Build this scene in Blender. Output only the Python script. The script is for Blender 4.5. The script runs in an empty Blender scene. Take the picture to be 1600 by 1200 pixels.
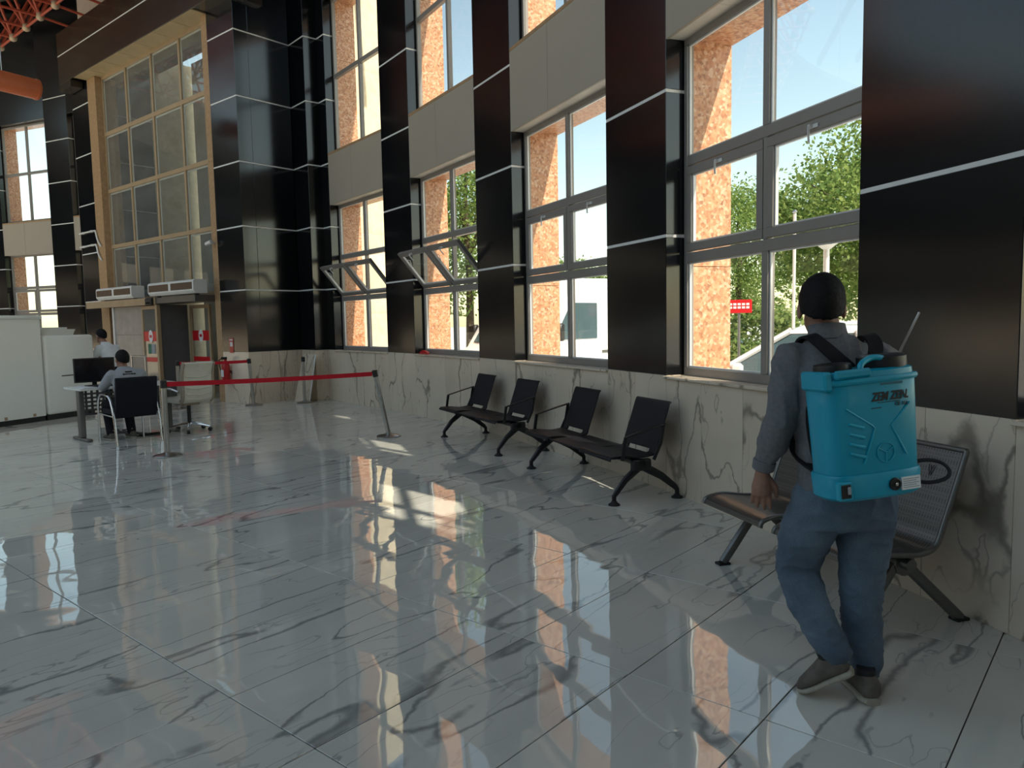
import bpy, bmesh, math, random
import numpy as np
from mathutils import Vector, Matrix, noise
random.seed(7)
D = bpy.data; SC = bpy.context.scene; COL = SC.collection
R_ = math.radians

# ------------------------------------------------------------------ camera
F_PX, PITCH, ROLL, CAM_H = 1160.0, R_(4.8), R_(1.1), 1.543
_F = Vector((0, math.cos(PITCH), -math.sin(PITCH))); _Rt = Vector((1, 0, 0)); _U = _Rt.cross(_F)
_R2 = _Rt * math.cos(ROLL) - _U * math.sin(ROLL); _U2 = _Rt * math.sin(ROLL) + _U * math.cos(ROLL)
camd = D.cameras.new('camera'); camd.sensor_fit = 'HORIZONTAL'; camd.sensor_width = 36.0
camd.lens = 36.0 * F_PX / 1600.0; camd.clip_end = 800
cam = D.objects.new('camera', camd); COL.objects.link(cam)
cam.matrix_world = Matrix(((_R2.x, _U2.x, -_F.x, 0), (_R2.y, _U2.y, -_F.y, 0), (_R2.z, _U2.z, -_F.z, CAM_H), (0, 0, 0, 1)))
SC.camera = cam

# ------------------------------------------------------------------ sky, sun, exposure
SUN_AZ, SUN_EL = R_(-45.0), R_(51.0)
w = D.worlds.new('sky'); SC.world = w; w.use_nodes = True
nt = w.node_tree; nt.nodes.clear()
out = nt.nodes.new('ShaderNodeOutputWorld'); bg = nt.nodes.new('ShaderNodeBackground'); sky = nt.nodes.new('ShaderNodeTexSky')
sky.sky_type = 'NISHITA'; sky.sun_disc = False; sky.sun_elevation = SUN_EL; sky.sun_rotation = R_(90) - SUN_AZ
sky.air_density = 1.0; sky.dust_density = 0.8; sky.ozone_density = 1.2
bg.inputs['Strength'].default_value = 0.205
wb = nt.nodes.new('ShaderNodeMixRGB'); wb.blend_type = 'MULTIPLY'; wb.inputs[0].default_value = 1.0; wb.inputs[2].default_value = (1.17, 1.04, 0.76, 1)
nt.links.new(sky.outputs[0], wb.inputs[1]); nt.links.new(wb.outputs[0], bg.inputs[0]); nt.links.new(bg.outputs[0], out.inputs[0])
sl = D.lights.new('sun', 'SUN'); sl.energy = 5.0; sl.angle = R_(0.53); sl.color = (1.0, 0.91, 0.76)
sun = D.objects.new('sun', sl); COL.objects.link(sun)
sun_dir = Vector((math.cos(SUN_AZ) * math.cos(SUN_EL), math.sin(SUN_AZ) * math.cos(SUN_EL), math.sin(SUN_EL)))
sun.rotation_euler = sun_dir.to_track_quat('Z', 'Y').to_euler(); sun.location = sun_dir * 60
vs = SC.view_settings; vs.view_transform = 'Standard'; vs.look = 'None'; vs.exposure = 0.66; vs.gamma = 1.0
vs.use_curve_mapping = False

# ------------------------------------------------------------------ helpers: objects
MW = {}
def tag(o, label=None, cat=None, group=None, kind=None):
    if label: o['label'] = label
    if cat: o['category'] = cat
    if group: o['group'] = group
    if kind: o['kind'] = kind
    return o
def TR(loc=(0, 0, 0), rz=0.0): return Matrix.Translation(Vector(loc)) @ Matrix.Rotation(rz, 4, 'Z')
def link(o, parent=None, mw=None):
    COL.objects.link(o); mw = mw if mw is not None else (MW[parent.name] if parent else Matrix())
    if parent:
        o.parent = parent; o.matrix_basis = MW[parent.name].inverted() @ mw
    else: o.matrix_basis = mw
    MW[o.name] = mw
    return o
def empty(name, mw=None, parent=None):
    o = D.objects.new(name, None); o.empty_display_size = 0.2
    return link(o, parent, mw if mw is not None else (MW[parent.name] if parent else Matrix()))
def thing(name, label, cat, mw, group=None): return tag(empty(name, mw), label, cat, group)
def inst(name, me, parent=None, mw=None): return link(D.objects.new(name, me), parent, mw)

WORK = D.scenes.new('workshop')
def evaluated_mesh(ob):                  # apply modifiers / convert text in a scratch scene of its own
    WORK.collection.objects.link(ob); vl = WORK.view_layers[0]; vl.update(); dg = vl.depsgraph
    m = D.meshes.new_from_object(ob.evaluated_get(dg), depsgraph=dg); WORK.collection.objects.unlink(ob); return m
def text_mesh(name, body, size, mat, shear=0.0, bold=0.0, align='LEFT'):
    fc = D.curves.new(name, 'FONT'); fc.body = body; fc.size = size; fc.shear = shear; fc.offset = bold; fc.extrude = 0.0006; fc.align_x = align; fc.resolution_u = 3
    ob = D.objects.new('tmp', fc); m = evaluated_mesh(ob); D.objects.remove(ob); m.materials.clear(); m.materials.append(mat); m.name = name; return m
class MB:
    def __init__(s): s.v = []; s.f = []
    def add(s, vs_, fs):
        b = len(s.v); s.v += [tuple(p) for p in vs_]; s.f += [tuple(i + b for i in f) for f in fs]; return s
    def box(s, x0, x1, y0, y1, z0, z1):
        return s.add([(x0, y0, z0), (x1, y0, z0), (x1, y1, z0), (x0, y1, z0), (x0, y0, z1), (x1, y0, z1), (x1, y1, z1), (x0, y1, z1)],
                     [(0, 3, 2, 1), (4, 5, 6, 7), (0, 1, 5, 4), (1, 2, 6, 5), (2, 3, 7, 6), (3, 0, 4, 7)])
    def prism(s, poly, axis, a0, a1):      # poly in the two other axes
        n = len(poly)
        def P(u, t): return (a_, u[0], u[1]) if axis == 'x' else ((u[0], a_, u[1]) if axis == 'y' else (u[0], u[1], a_))
        pts = []
        for a_ in (a0, a1): pts += [P(u, 0) for u in poly]
        fs = [tuple(range(n))[::-1], tuple(range(n, 2 * n))] + [(i, (i + 1) % n, n + (i + 1) % n, n + i) for i in range(n)]
        return s.add(pts, fs)
    def tube(s, path, r, seg=10, cap=True, flat=None):
        path = [Vector(p) for p in path]; n = len(path)
        rs = r if isinstance(r, (list, tuple)) else [r] * n
        T = [(path[min(i + 1, n - 1)] - path[max(i - 1, 0)]).normalized() for i in range(n)]
        up = Vector((0, 0, 1)) if abs(T[0].z) < 0.9 else Vector((0, 1, 0))
        X = T[0].cross(up).normalized(); pts = []
        for i in range(n):
            X = (X - T[i] * X.dot(T[i])).normalized(); Y = T[i].cross(X)
            for k in range(seg):
                a = 2 * math.pi * k / seg
                if flat: pts.append(path[i] + X * (math.cos(a) * rs[i] * flat[0]) + Y * (math.sin(a) * rs[i] * flat[1]))
                else: pts.append(path[i] + X * (math.cos(a) * rs[i]) + Y * (math.sin(a) * rs[i]))
        fs = [(i * seg + k, i * seg + (k + 1) % seg, (i + 1) * seg + (k + 1) % seg, (i + 1) * seg + k) for i in range(n - 1) for k in range(seg)]
        if cap: fs += [tuple(range(seg))[::-1], tuple(range((n - 1) * seg, n * seg))]
        return s.add(pts, fs)
    def rings(s, rings, cap=True):           # list of equal-length point rings
        m = len(rings[0]); n = len(rings)
        fs = [(i * m + k, i * m + (k + 1) % m, (i + 1) * m + (k + 1) % m, (i + 1) * m + k) for i in range(n - 1) for k in range(m)]
        if cap: fs += [tuple(range(m))[::-1], tuple(range((n - 1) * m, n * m))]
        return s.add([p for r in rings for p in r], fs)
    def lathe(s, prof, seg=20, c=(0, 0)):    # prof (r, z)
        return s.rings([[(c[0] + r * math.cos(2 * math.pi * k / seg), c[1] + r * math.sin(2 * math.pi * k / seg), z) for k in range(seg)] for r, z in prof])
    def ribbon(s, path, wdir, half, th):     # flat strap along path, width direction wdir(s)
        path = [Vector(p) for p in path]; n = len(path); rg = []
        for i in range(n):
            T = (path[min(i + 1, n - 1)] - path[max(i - 1, 0)]).normalized()
            W = Vector(wdir[i] if isinstance(wdir, list) else wdir); W = (W - T * W.dot(T)).normalized(); N = T.cross(W)
            rg.append([path[i] + W * half + N * th, path[i] - W * half + N * th, path[i] - W * half - N * th, path[i] + W * half - N * th])
        return s.rings(rg)
    def mesh(s, name, mat=None, bevel=0, smooth=None, segs=1):
        me = D.meshes.new(name); me.from_pydata(s.v, [], s.f)
        bm = bmesh.new(); bm.from_mesh(me)
        bmesh.ops.recalc_face_normals(bm, faces=bm.faces)
        if bevel: bmesh.ops.bevel(bm, geom=[e for e in bm.edges if len(e.link_faces) == 2 and e.calc_face_angle(0) > 0.5], offset=bevel, segments=segs, affect='EDGES', profile=0.5)
        bm.to_mesh(me); bm.free()
        if smooth is not None:
            me.polygons.foreach_set('use_smooth', [True] * len(me.polygons))
            me.set_sharp_from_angle(angle=R_(smooth))
        if mat: me.materials.append(mat)
        me.update(); return me
    def build(s, name, mat, parent=None, mw=None, bevel=0, smooth=None, segs=1):
        return inst(name, s.mesh(name, mat, bevel, smooth, segs), parent, mw)
_bc = {}
def boxmesh(name, x0, x1, y0, y1, z0, z1, mat, bevel=0):
    k = (round(x1 - x0, 4), round(y1 - y0, 4), round(z1 - z0, 4), mat.name, bevel)
    if k not in _bc: _bc[k] = MB().box(0, x1 - x0, 0, y1 - y0, 0, z1 - z0).mesh(name, mat, bevel)
    return _bc[k], Matrix.Translation((x0, y0, z0))
def pbox(name, d, mat, parent, mw, bevel=0):     # box part with shared mesh
    me, t = boxmesh(name, *d, mat, bevel); return inst(name, me, parent, mw @ t)

# ------------------------------------------------------------------ helpers: materials
def newmat(name):
    m = D.materials.new(name); m.use_nodes = True; n = m.node_tree; b = n.nodes['Principled BSDF']; return m, n, b
def N(n, t, **kw):
    x = n.nodes.new('ShaderNode' + t)
    for k, v in kw.items(): setattr(x, k, v)
    return x
def L(n, a, b): n.links.new(a, b)
def noise_node(n, vec, scale, detail=3, rough=0.55, dist=0.0):
    x = N(n, 'TexNoise'); x.inputs['Scale'].default_value = scale; x.inputs['Detail'].default_value = detail
    x.inputs['Roughness'].default_value = rough; x.inputs['Distortion'].default_value = dist
    if vec is not None: L(n, vec, x.inputs['Vector'])
    return x
def ramp(n, fac, stops):
    x = N(n, 'ValToRGB'); els = x.color_ramp.elements
    while len(els) < len(stops): els.new(0.5)
    for e, (p, c) in zip(els, stops): e.position = p; e.color = (*c, 1) if len(c) == 3 else c
    L(n, fac, x.inputs[0]); return x
def math_(n, op, a, b=None, c=None):
    x = N(n, 'Math', operation=op)
    for i, v in enumerate((a, b, c)):
        if v is None: continue
        if isinstance(v, (int, float)): x.inputs[i].default_value = v
        else: L(n, v, x.inputs[i])
    return x.outputs[0]
def bump(n, b, h, dist, strength=1.0):
    x = N(n, 'Bump'); x.inputs['Distance'].default_value = dist; x.inputs['Strength'].default_value = strength
    L(n, h, x.inputs['Height']); L(n, x.outputs[0], b.inputs['Normal']); return x
def plain(name, col, rough=0.5, metal=0.0, spec=0.5, var=0.06, scale=8.0, bmp=0.0, bscale=60.0, coat=0.0):
    m, n, b = newmat(name); tc = N(n, 'TexCoord')
    nz = noise_node(n, tc.outputs['Object'], scale, 3)
    lo = tuple(c * (1 - var) for c in col); hi = tuple(min(1, c * (1 + var)) for c in col)
    r = ramp(n, nz.outputs['Fac'], [(0.3, lo), (0.7, hi)]); L(n, r.outputs[0], b.inputs['Base Color'])
    b.inputs['Roughness'].default_value = rough; b.inputs['Metallic'].default_value = metal
    b.inputs['Specular IOR Level'].default_value = spec; b.inputs['Coat Weight'].default_value = coat
    if bmp:
        nb = noise_node(n, tc.outputs['Object'], bscale, 2); bump(n, b, nb.outputs['Fac'], bmp)
    return m
TILE_ANG = R_(49.7); TILE_O = (0.0293, 3.5143); TL, TW = 1.2, 0.6
def marble(name, kind):
    m, n, b = newmat(name); geo = N(n, 'NewGeometry'); mp = N(n, 'Mapping', vector_type='POINT')
    sub = N(n, 'VectorMath', operation='SUBTRACT'); L(n, geo.outputs['Position'], sub.inputs[0])
    if kind == 'floor':
        sub.inputs[1].default_value = (TILE_O[0], TILE_O[1], 0); mp.inputs['Rotation'].default_value = (0, 0, -TILE_ANG)
        L(n, sub.outputs[0], mp.inputs[0]); vec = mp.outputs[0]
        dv = N(n, 'VectorMath', operation='DIVIDE'); dv.inputs[1].default_value = (TL, TW, 1); L(n, vec, dv.inputs[0])
        fl = N(n, 'VectorMath', operation='FLOOR'); L(n, dv.outputs[0], fl.inputs[0])
        wn = N(n, 'TexWhiteNoise', noise_dimensions='2D'); L(n, fl.outputs[0], wn.inputs[0]); rnd = wn.outputs['Color']
    else:
        oi = N(n, 'ObjectInfo'); wn = N(n, 'TexWhiteNoise', noise_dimensions='1D'); L(n, oi.outputs['Random'], wn.inputs['W']); rnd = wn.outputs['Color']
        tc = N(n, 'TexCoord'); mp.inputs['Rotation'].default_value = (0, R_(90), 0); L(n, tc.outputs['Object'], mp.inputs[0]); vec = mp.outputs[0]
    off = N(n, 'VectorMath', operation='MULTIPLY_ADD'); off.inputs[1].default_value = (17, 23, 11); L(n, rnd, off.inputs[0]); L(n, vec, off.inputs[2])
    rot = N(n, 'Mapping'); rot.inputs['Rotation'].default_value = (0, 0, R_(-16 if kind == 'floor' else 9)); rot.inputs['Scale'].default_value = (0.40, 1.9, 1.0) if kind == 'floor' else (0.42, 1.9, 1.0)
    L(n, off.outputs[0], rot.inputs[0]); V = rot.outputs[0]
    wob = noise_node(n, off.outputs[0], 3.2, 4, 0.6)
    wa = N(n, 'VectorMath', operation='MULTIPLY_ADD'); wa.inputs[1].default_value = (0.13, 0.13, 0.13); L(n, wob.outputs['Color'], wa.inputs[0]); L(n, V, wa.inputs[2])
    n1 = noise_node(n, wa.outputs[0], 1.15, 2.0, 0.45); n2 = noise_node(n, wa.outputs[0], 2.9, 2.0, 0.5); n3 = noise_node(n, off.outputs[0], 1.3, 2)
    r1 = math_(n, 'ABSOLUTE', math_(n, 'SUBTRACT', n1.outputs['Fac'], 0.5)); r2 = math_(n, 'ABSOLUTE', math_(n, 'SUBTRACT', n2.outputs['Fac'], 0.48))
    wid = math_(n, 'MULTIPLY_ADD', math_(n, 'POWER', n3.outputs['Fac'], 4.0), 0.13 if kind == 'floor' else 0.08, 0.004)
    v1 = N(n, 'MapRange', interpolation_type='SMOOTHSTEP'); L(n, r1, v1.inputs[0]); L(n, wid, v1.inputs[2]); v1.inputs[1].default_value = 0.0; v1.inputs[3].default_value = 1; v1.inputs[4].default_value = 0
    v2 = N(n, 'MapRange', interpolation_type='SMOOTHSTEP'); L(n, r2, v2.inputs[0]); v2.inputs[1].default_value = 0; v2.inputs[2].default_value = 0.010; v2.inputs[3].default_value = 0.55; v2.inputs[4].default_value = 0
    msk = N(n, 'MapRange'); L(n, n3.outputs['Fac'], msk.inputs[0]); msk.inputs[1].default_value = 0.42; msk.inputs[2].default_value = 0.6
    v2m = math_(n, 'MULTIPLY', v2.outputs[0], msk.outputs[0])
    vein = math_(n, 'MAXIMUM', math_(n, 'MULTIPLY', v1.outputs[0], 0.8), v2m)
    cl = noise_node(n, wa.outputs[0], 0.9, 4)
    if kind == 'floor': base = ramp(n, cl.outputs['Fac'], [(0.3, (0.60, 0.585, 0.52)), (0.7, (0.72, 0.695, 0.615))]); dark = (0.20, 0.205, 0.20, 1)
    else: base = ramp(n, cl.outputs['Fac'], [(0.3, (0.62, 0.515, 0.395)), (0.7, (0.74, 0.625, 0.49))]); dark = (0.20, 0.165, 0.125, 1)
    mx = N(n, 'MixRGB'); L(n, vein, mx.inputs[0]); L(n, base.outputs[0], mx.inputs[1]); mx.inputs[2].default_value = dark
    L(n, mx.outputs[0], b.inputs['Base Color'])
    b.inputs['Roughness'].default_value = 0.022 if kind == 'floor' else 0.16
    b.inputs['IOR'].default_value = 2.0 if kind == 'floor' else 1.5
    if kind == 'floor':
        hb = noise_node(n, geo.outputs['Position'], 2.6, 1.5, 0.4); bump(n, b, hb.outputs['Fac'], 0.003)
    return m
M = {}
M['floor'] = marble('floor_marble', 'floor'); M['wallm'] = marble('wall_marble', 'wall')
M['grout'] = plain('grout', (0.045, 0.045, 0.045), 0.9)
M['black'] = plain('black_composite_panel', (0.0045, 0.0052, 0.0068), 0.16, 0, 0.7, 0.1, 1.5, 0.0004, 3.0)
M['white'] = plain('white_joint_strip', (0.78, 0.77, 0.74), 0.4)
M['taupe'] = plain('taupe_panel', (0.40, 0.345, 0.275), 0.45, 0, 0.4, 0.03, 1.0)
M['soffit2'] = plain('entrance_soffit_stone', (0.44, 0.34, 0.19), 0.45, 0, 0.4, 0.15, 2)
M['soffit'] = plain('soffit_stone', (0.66, 0.62, 0.54), 0.5, 0, 0.4, 0.08, 6)
M['alu'] = plain('window_aluminium', (0.29, 0.265, 0.24), 0.40, 0.25, 0.5, 0.04, 5)
M['alu_l'] = plain('pale_aluminium', (0.72, 0.71, 0.69), 0.35, 0.1, 0.5, 0.04, 5)
M['tan'] = plain('tan_stone', (0.40, 0.25, 0.13), 0.4, 0, 0.4, 0.15, 14)
M['tanbar'] = plain('tan_mullion', (0.42, 0.30, 0.18), 0.42, 0.1, 0.4, 0.05, 5)
M['cream'] = plain('cream_stone', (0.72, 0.62, 0.44), 0.6, 0, 0.3, 0.12, 5)
M['porch'] = plain('porch_marble', (0.42, 0.39, 0.33), 0.4, 0, 0.4, 0.14, 2.5)
M['pink'] = plain('pink_beige_marble', (0.36, 0.31, 0.27), 0.3, 0, 0.4, 0.15, 4)
M['fascia'] = plain('fascia_panel', (0.030, 0.024, 0.017), 0.22, 0, 0.5, 0.25, 1.2, 0.0008, 2.0)
M['roof'] = plain('roof_deck', (0.13, 0.115, 0.10), 0.8, 0, 0.2, 0.15, 0.8)
M['red_steel'] = plain('red_painted_steel', (0.42, 0.075, 0.035), 0.42, 0, 0.5, 0.12, 4)
M['orange_pipe'] = plain('orange_pipe', (0.50, 0.13, 0.05), 0.35, 0, 0.5, 0.1, 3)
M['node'] = plain('cast_node', (0.55, 0.42, 0.28), 0.5, 0.2, 0.5)
M['bone'] = plain('bone_wall', (0.60, 0.50, 0.42), 0.7, 0, 0.3)
M['chrome'] = plain('chrome', (0.72, 0.72, 0.72), 0.12, 1.0, 0.5, 0.03)
M['steel'] = plain('brushed_steel', (0.46, 0.45, 0.43), 0.3, 1.0, 0.5, 0.08, 20)
M['bench_steel'] = plain('grey_painted_steel', (0.17, 0.165, 0.155), 0.34, 0.6, 0.5, 0.08, 20)
M['bench_black'] = plain('black_powder_coat', (0.010, 0.010, 0.012), 0.36, 0, 0.5, 0.1, 20)
M['seat_black'] = plain('black_seat_sheet', (0.011, 0.011, 0.014), 0.5, 0, 0.3, 0.12, 20)
M['belt'] = plain('red_belt', (0.52, 0.008, 0.022), 0.6, 0, 0.3, 0.08, 10)
M['red'] = plain('red_print', (0.60, 0.010, 0.015), 0.35, 0, 0.5, 0.05)
M['redpaint'] = plain('red_paint', (0.45, 0.012, 0.014), 0.3, 0, 0.5, 0.06)
M['whitegloss'] = plain('white_laminate', (0.86, 0.87, 0.82), 0.22, 0, 0.5, 0.03, 1)
M['whiteplast'] = plain('white_plastic', (0.74, 0.73, 0.69), 0.4, 0, 0.5, 0.03)
M['brownslot'] = plain('brown_grille', (0.10, 0.055, 0.03), 0.5)
M['dark'] = plain('dark_plastic', (0.012, 0.012, 0.013), 0.4)
M['screen'] = plain('screen', (0.008, 0.008, 0.010), 0.12)
M['greypanel'] = plain('grey_panel', (0.12, 0.12, 0.125), 0.45, 0.2)
M['greymetal'] = plain('grey_metal', (0.18, 0.175, 0.165), 0.35, 0.7)
M['leather_b'] = plain('black_leather', (0.007, 0.009, 0.014), 0.5, 0, 0.2, 0.2, 30, 0.0006, 120)
M['leather_w'] = plain('ivory_leather', (0.66, 0.62, 0.52), 0.42, 0, 0.5, 0.06, 10, 0.0006, 120)
M['beige_pl'] = plain('beige_shell', (0.36, 0.29, 0.21), 0.45)
M['green'] = plain('green_print', (0.02, 0.16, 0.10), 0.5)
M['paper'] = plain('paper', (0.78, 0.78, 0.76), 0.7)
M['greyprint'] = plain('grey_print', (0.35, 0.36, 0.37), 0.7)
M['teal'] = plain('turquoise_plastic', (0.0, 0.31, 0.45), 0.33, 0, 0.5, 0.07, 3.0, 0.0006, 8)
M['teal_l'] = plain('turquoise_ridge', (0.01, 0.36, 0.50), 0.33, 0, 0.5, 0.05)
M['strap'] = plain('black_webbing', (0.012, 0.012, 0.013), 0.75, 0, 0.2, 0.2, 80, 0.0008, 200)
M['ink'] = plain('black_ink', (0.008, 0.008, 0.010), 0.5)
M['fadeink'] = plain('faded_ink', (0.0, 0.12, 0.17), 0.5)
M['skin'] = plain('skin', (0.30, 0.155, 0.105), 0.5, 0, 0.4, 0.12, 30)
M['hair'] = plain('black_hair', (0.006, 0.005, 0.005), 0.65, 0, 0.2, 0.4, 120, 0.002, 160)
M['shirt'] = plain('grey_shirt', (0.155, 0.155, 0.16), 0.85, 0, 0.2, 0.12, 60, 0.0008, 250)
M['polo'] = plain('light_grey_polo', (0.33, 0.34, 0.36), 0.85, 0, 0.2, 0.08, 40)
M['whiteshirt'] = plain('white_shirt', (0.68, 0.70, 0.72), 0.85, 0, 0.2, 0.05, 40)
M['trouser'] = plain('dark_trousers', (0.012, 0.012, 0.015), 0.8, 0, 0.2, 0.2, 40)
def denim():
    m, n, b = newmat('blue_denim'); tc = N(n, 'TexCoord')
    a = noise_node(n, tc.outputs['Object'], 5, 3); f = noise_node(n, tc.outputs['Object'], 190, 2)
    r = ramp(n, a.outputs['Fac'], [(0.35, (0.085, 0.125, 0.17)), (0.7, (0.165, 0.23, 0.295))])
    mx = N(n, 'MixRGB', blend_type='MULTIPLY'); mx.inputs[0].default_value = 0.5; L(n, r.outputs[0], mx.inputs[1]); L(n, f.outputs['Fac'], mx.inputs[2])
    L(n, mx.outputs[0], b.inputs['Base Color']); b.inputs['Roughness'].default_value = 0.85; bump(n, b, f.outputs['Fac'], 0.0008); return m
M['denim'] = denim()
M['suede'] = plain('taupe_suede', (0.13, 0.115, 0.095), 0.85, 0, 0.2, 0.2, 25)
M['sole'] = plain('pale_sole', (0.36, 0.33, 0.26), 0.7, 0, 0.3, 0.15, 25)
M['rubber'] = plain('black_rubber', (0.012, 0.012, 0.012), 0.6)
M['carwhite'] = plain('white_car_paint', (0.80, 0.81, 0.82), 0.2, 0, 0.5, 0.02, 1, coat=0.5)
M['carsilver'] = plain('silver_car_paint', (0.55, 0.57, 0.59), 0.22, 0.4, 0.5, 0.02, 1, coat=0.5)
M['carglass'] = plain('car_glass', (0.06, 0.10, 0.115), 0.08, 0, 0.6, 0.05)
M['asphalt'] = plain('pale_paving', (0.55, 0.53, 0.50), 0.85, 0, 0.2, 0.12, 0.6)
M['bark'] = plain('bark', (0.10, 0.075, 0.05), 0.9, 0, 0.2, 0.3, 12, 0.01, 14)
def granite():
    m, n, b = newmat('orange_granite'); tc = N(n, 'NewGeometry'); v = N(n, 'TexVoronoi'); v.inputs['Scale'].default_value = 38; v.feature = 'F1'
    nz = noise_node(n, tc.outputs['Position'], 14, 4, 0.7); L(n, tc.outputs['Position'], v.inputs['Vector'])
    r = ramp(n, v.outputs['Color'], [(0.1, (0.20, 0.07, 0.03)), (0.35, (0.52, 0.22, 0.10)), (0.6, (0.66, 0.34, 0.17)), (0.9, (0.80, 0.62, 0.45))])
    r2 = ramp(n, nz.outputs['Fac'], [(0.35, (0.42, 0.17, 0.08)), (0.65, (0.72, 0.42, 0.24))])
    mx = N(n, 'MixRGB'); mx.inputs[0].default_value = 0.45; L(n, r.outputs[0], mx.inputs[1]); L(n, r2.outputs[0], mx.inputs[2])
    L(n, mx.outputs[0], b.inputs['Base Color']); b.inputs['Roughness'].default_value = 0.4; return m
M['granite'] = granite()
def glass(name, tint, dirt=0.0):
    m = D.materials.new(name); m.use_nodes = True; n = m.node_tree; n.nodes.clear()
    o = N(n, 'OutputMaterial'); t = N(n, 'BsdfTransparent'); g = N(n, 'BsdfGlossy'); fr = N(n, 'LayerWeight'); mx = N(n, 'MixShader')
    t.inputs[0].default_value = (*tint, 1); g.inputs['Roughness'].default_value = 0.01; fr.inputs[0].default_value = 0.5
    sch = math_(n, 'MULTIPLY_ADD', math_(n, 'POWER', fr.outputs['Facing'], 4.5), 0.9, 0.03)
    L(n, sch, mx.inputs[0]); L(n, t.outputs[0], mx.inputs[1]); L(n, g.outputs[0], mx.inputs[2]); last = mx.outputs[0]
    if dirt:
        df = N(n, 'BsdfDiffuse'); df.inputs[0].default_value = (0.7, 0.7, 0.68, 1); m2 = N(n, 'MixShader'); tc = N(n, 'TexCoord')
        nz = noise_node(n, tc.outputs['Object'], 2.5, 5, 0.7); f = math_(n, 'MULTIPLY', nz.outputs['Fac'], dirt)
        L(n, f, m2.inputs[0]); L(n, last, m2.inputs[1]); L(n, df.outputs[0], m2.inputs[2]); last = m2.outputs[0]
    L(n, last, o.inputs[0]); return m
M['glass'] = glass('window_glass', (0.97, 0.985, 0.985)); M['dglass'] = glass('dusty_glass', (0.93, 0.95, 0.93), 0.16)
def leafmat(name, c1, c2, tr=0.45):
    m = D.materials.new(name); m.use_nodes = True; n = m.node_tree; n.nodes.clear()
    o = N(n, 'OutputMaterial'); d = N(n, 'BsdfDiffuse'); t = N(n, 'BsdfTranslucent'); mx = N(n, 'MixShader'); g = N(n, 'NewGeometry')
    r = ramp(n, g.outputs['Random Per Island'], [(0.1, c1), (0.9, c2)]); L(n, r.outputs[0], d.inputs[0]); L(n, r.outputs[0], t.inputs[0])
    mx.inputs[0].default_value = tr; L(n, d.outputs[0], mx.inputs[1]); L(n, t.outputs[0], mx.inputs[2]); L(n, mx.outputs[0], o.inputs[0]); return m
M['leaf'] = leafmat('maple_leaves', (0.13, 0.22, 0.06), (0.34, 0.42, 0.13)); M['leaf2'] = leafmat('bush_leaves', (0.10, 0.18, 0.05), (0.30, 0.36, 0.12))

# ------------------------------------------------------------------ rotunda layout (metres; camera stands at the origin)
CX, CY, RR = -26.28, -3.83, 29.55
def pol(r, deg): a = R_(deg); return Vector((CX + r * math.cos(a), CY + r * math.sin(a), 0))
def seg(t0, t1, r=RR):       # local frame of a straight wall piece: x to the right, y outwards, z up; returns matrix and length
    a, b = pol(r, t1), pol(r, t0); d = b - a
    return TR(a, math.atan2(d.y, d.x)), d.length
def rad(deg, r): p = pol(r, deg); return TR(p, R_(deg) - math.pi / 2)   # x right, y outwards
LV = [1.028 + 1.24 * k for k in range(10)]
TOPZ = 9.0

# ------------------------------------------------------------------ floor
floor = empty('floor', TR((0, 0, 0))); tag(floor, kind='structure')
bm_ = MB(); bm_.add([(CX + 30.2 * math.cos(2 * math.pi * k / 128), CY + 30.2 * math.sin(2 * math.pi * k / 128), -0.005) for k in range(128)], [tuple(range(128))])
bm_.build('grout_bed', M['grout'], floor, Matrix())
ux, uy = math.cos(TILE_ANG), math.sin(TILE_ANG)
G = 0.0025
tile_me = MB().box(G, TL - G, G, TW - G, -0.02, 0).mesh('tile', M['floor'], 0.0012)
def cproj(p):
    v = Vector(p) - Vector((0, 0, CAM_H)); z = v.dot(_F)
    return None if z < 0.3 else (800 + F_PX * v.dot(_R2) / z, 600 - F_PX * v.dot(_U2) / z)
tiles = []
for i in range(-60, 45):
    for j in range(-100, 100):
        x = TILE_O[0] + ux * i * TL - uy * j * TW; y = TILE_O[1] + uy * i * TL + ux * j * TW
        cx, cy = x + ux * TL / 2 - uy * TW / 2, y + uy * TL / 2 + ux * TW / 2
        if math.hypot(cx - CX, cy - CY) < 30.25:
            q = cproj((cx, cy, 0)); vis = q and -150 < q[0] < 1750 and 480 < q[1] < 1330
            tiles.append((0 if vis else 1, math.hypot(cx, cy), x, y))
tiles.sort()
far = MB()
for k, (v, d, x, y) in enumerate(tiles):
    if k < 298:
        tm = TR((x, y, 0), TILE_ANG) @ Matrix.Translation((TL / 2, TW / 2, 0)) @ Matrix.Rotation(random.gauss(0, 0.0011), 4, 'X') @ Matrix.Rotation(random.gauss(0, 0.0007), 4, 'Y') @ Matrix.Translation((-TL / 2, -TW / 2, 0))
        inst('tile', tile_me, floor, tm)
    else:
        c = [(G, G), (TL - G, G), (TL - G, TW - G), (G, TW - G)]; ta, tb = random.gauss(0, 0.0009), random.gauss(0, 0.0006)
        far.add([(x + ux * a - uy * b_, y + uy * a + ux * b_, (a - TL / 2) * tb + (b_ - TW / 2) * ta - 0.0004) for a, b_ in c], [(0, 1, 2, 3)])
tag(far.build('tile_field', M['floor'], floor, Matrix()), kind='stuff')

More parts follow.
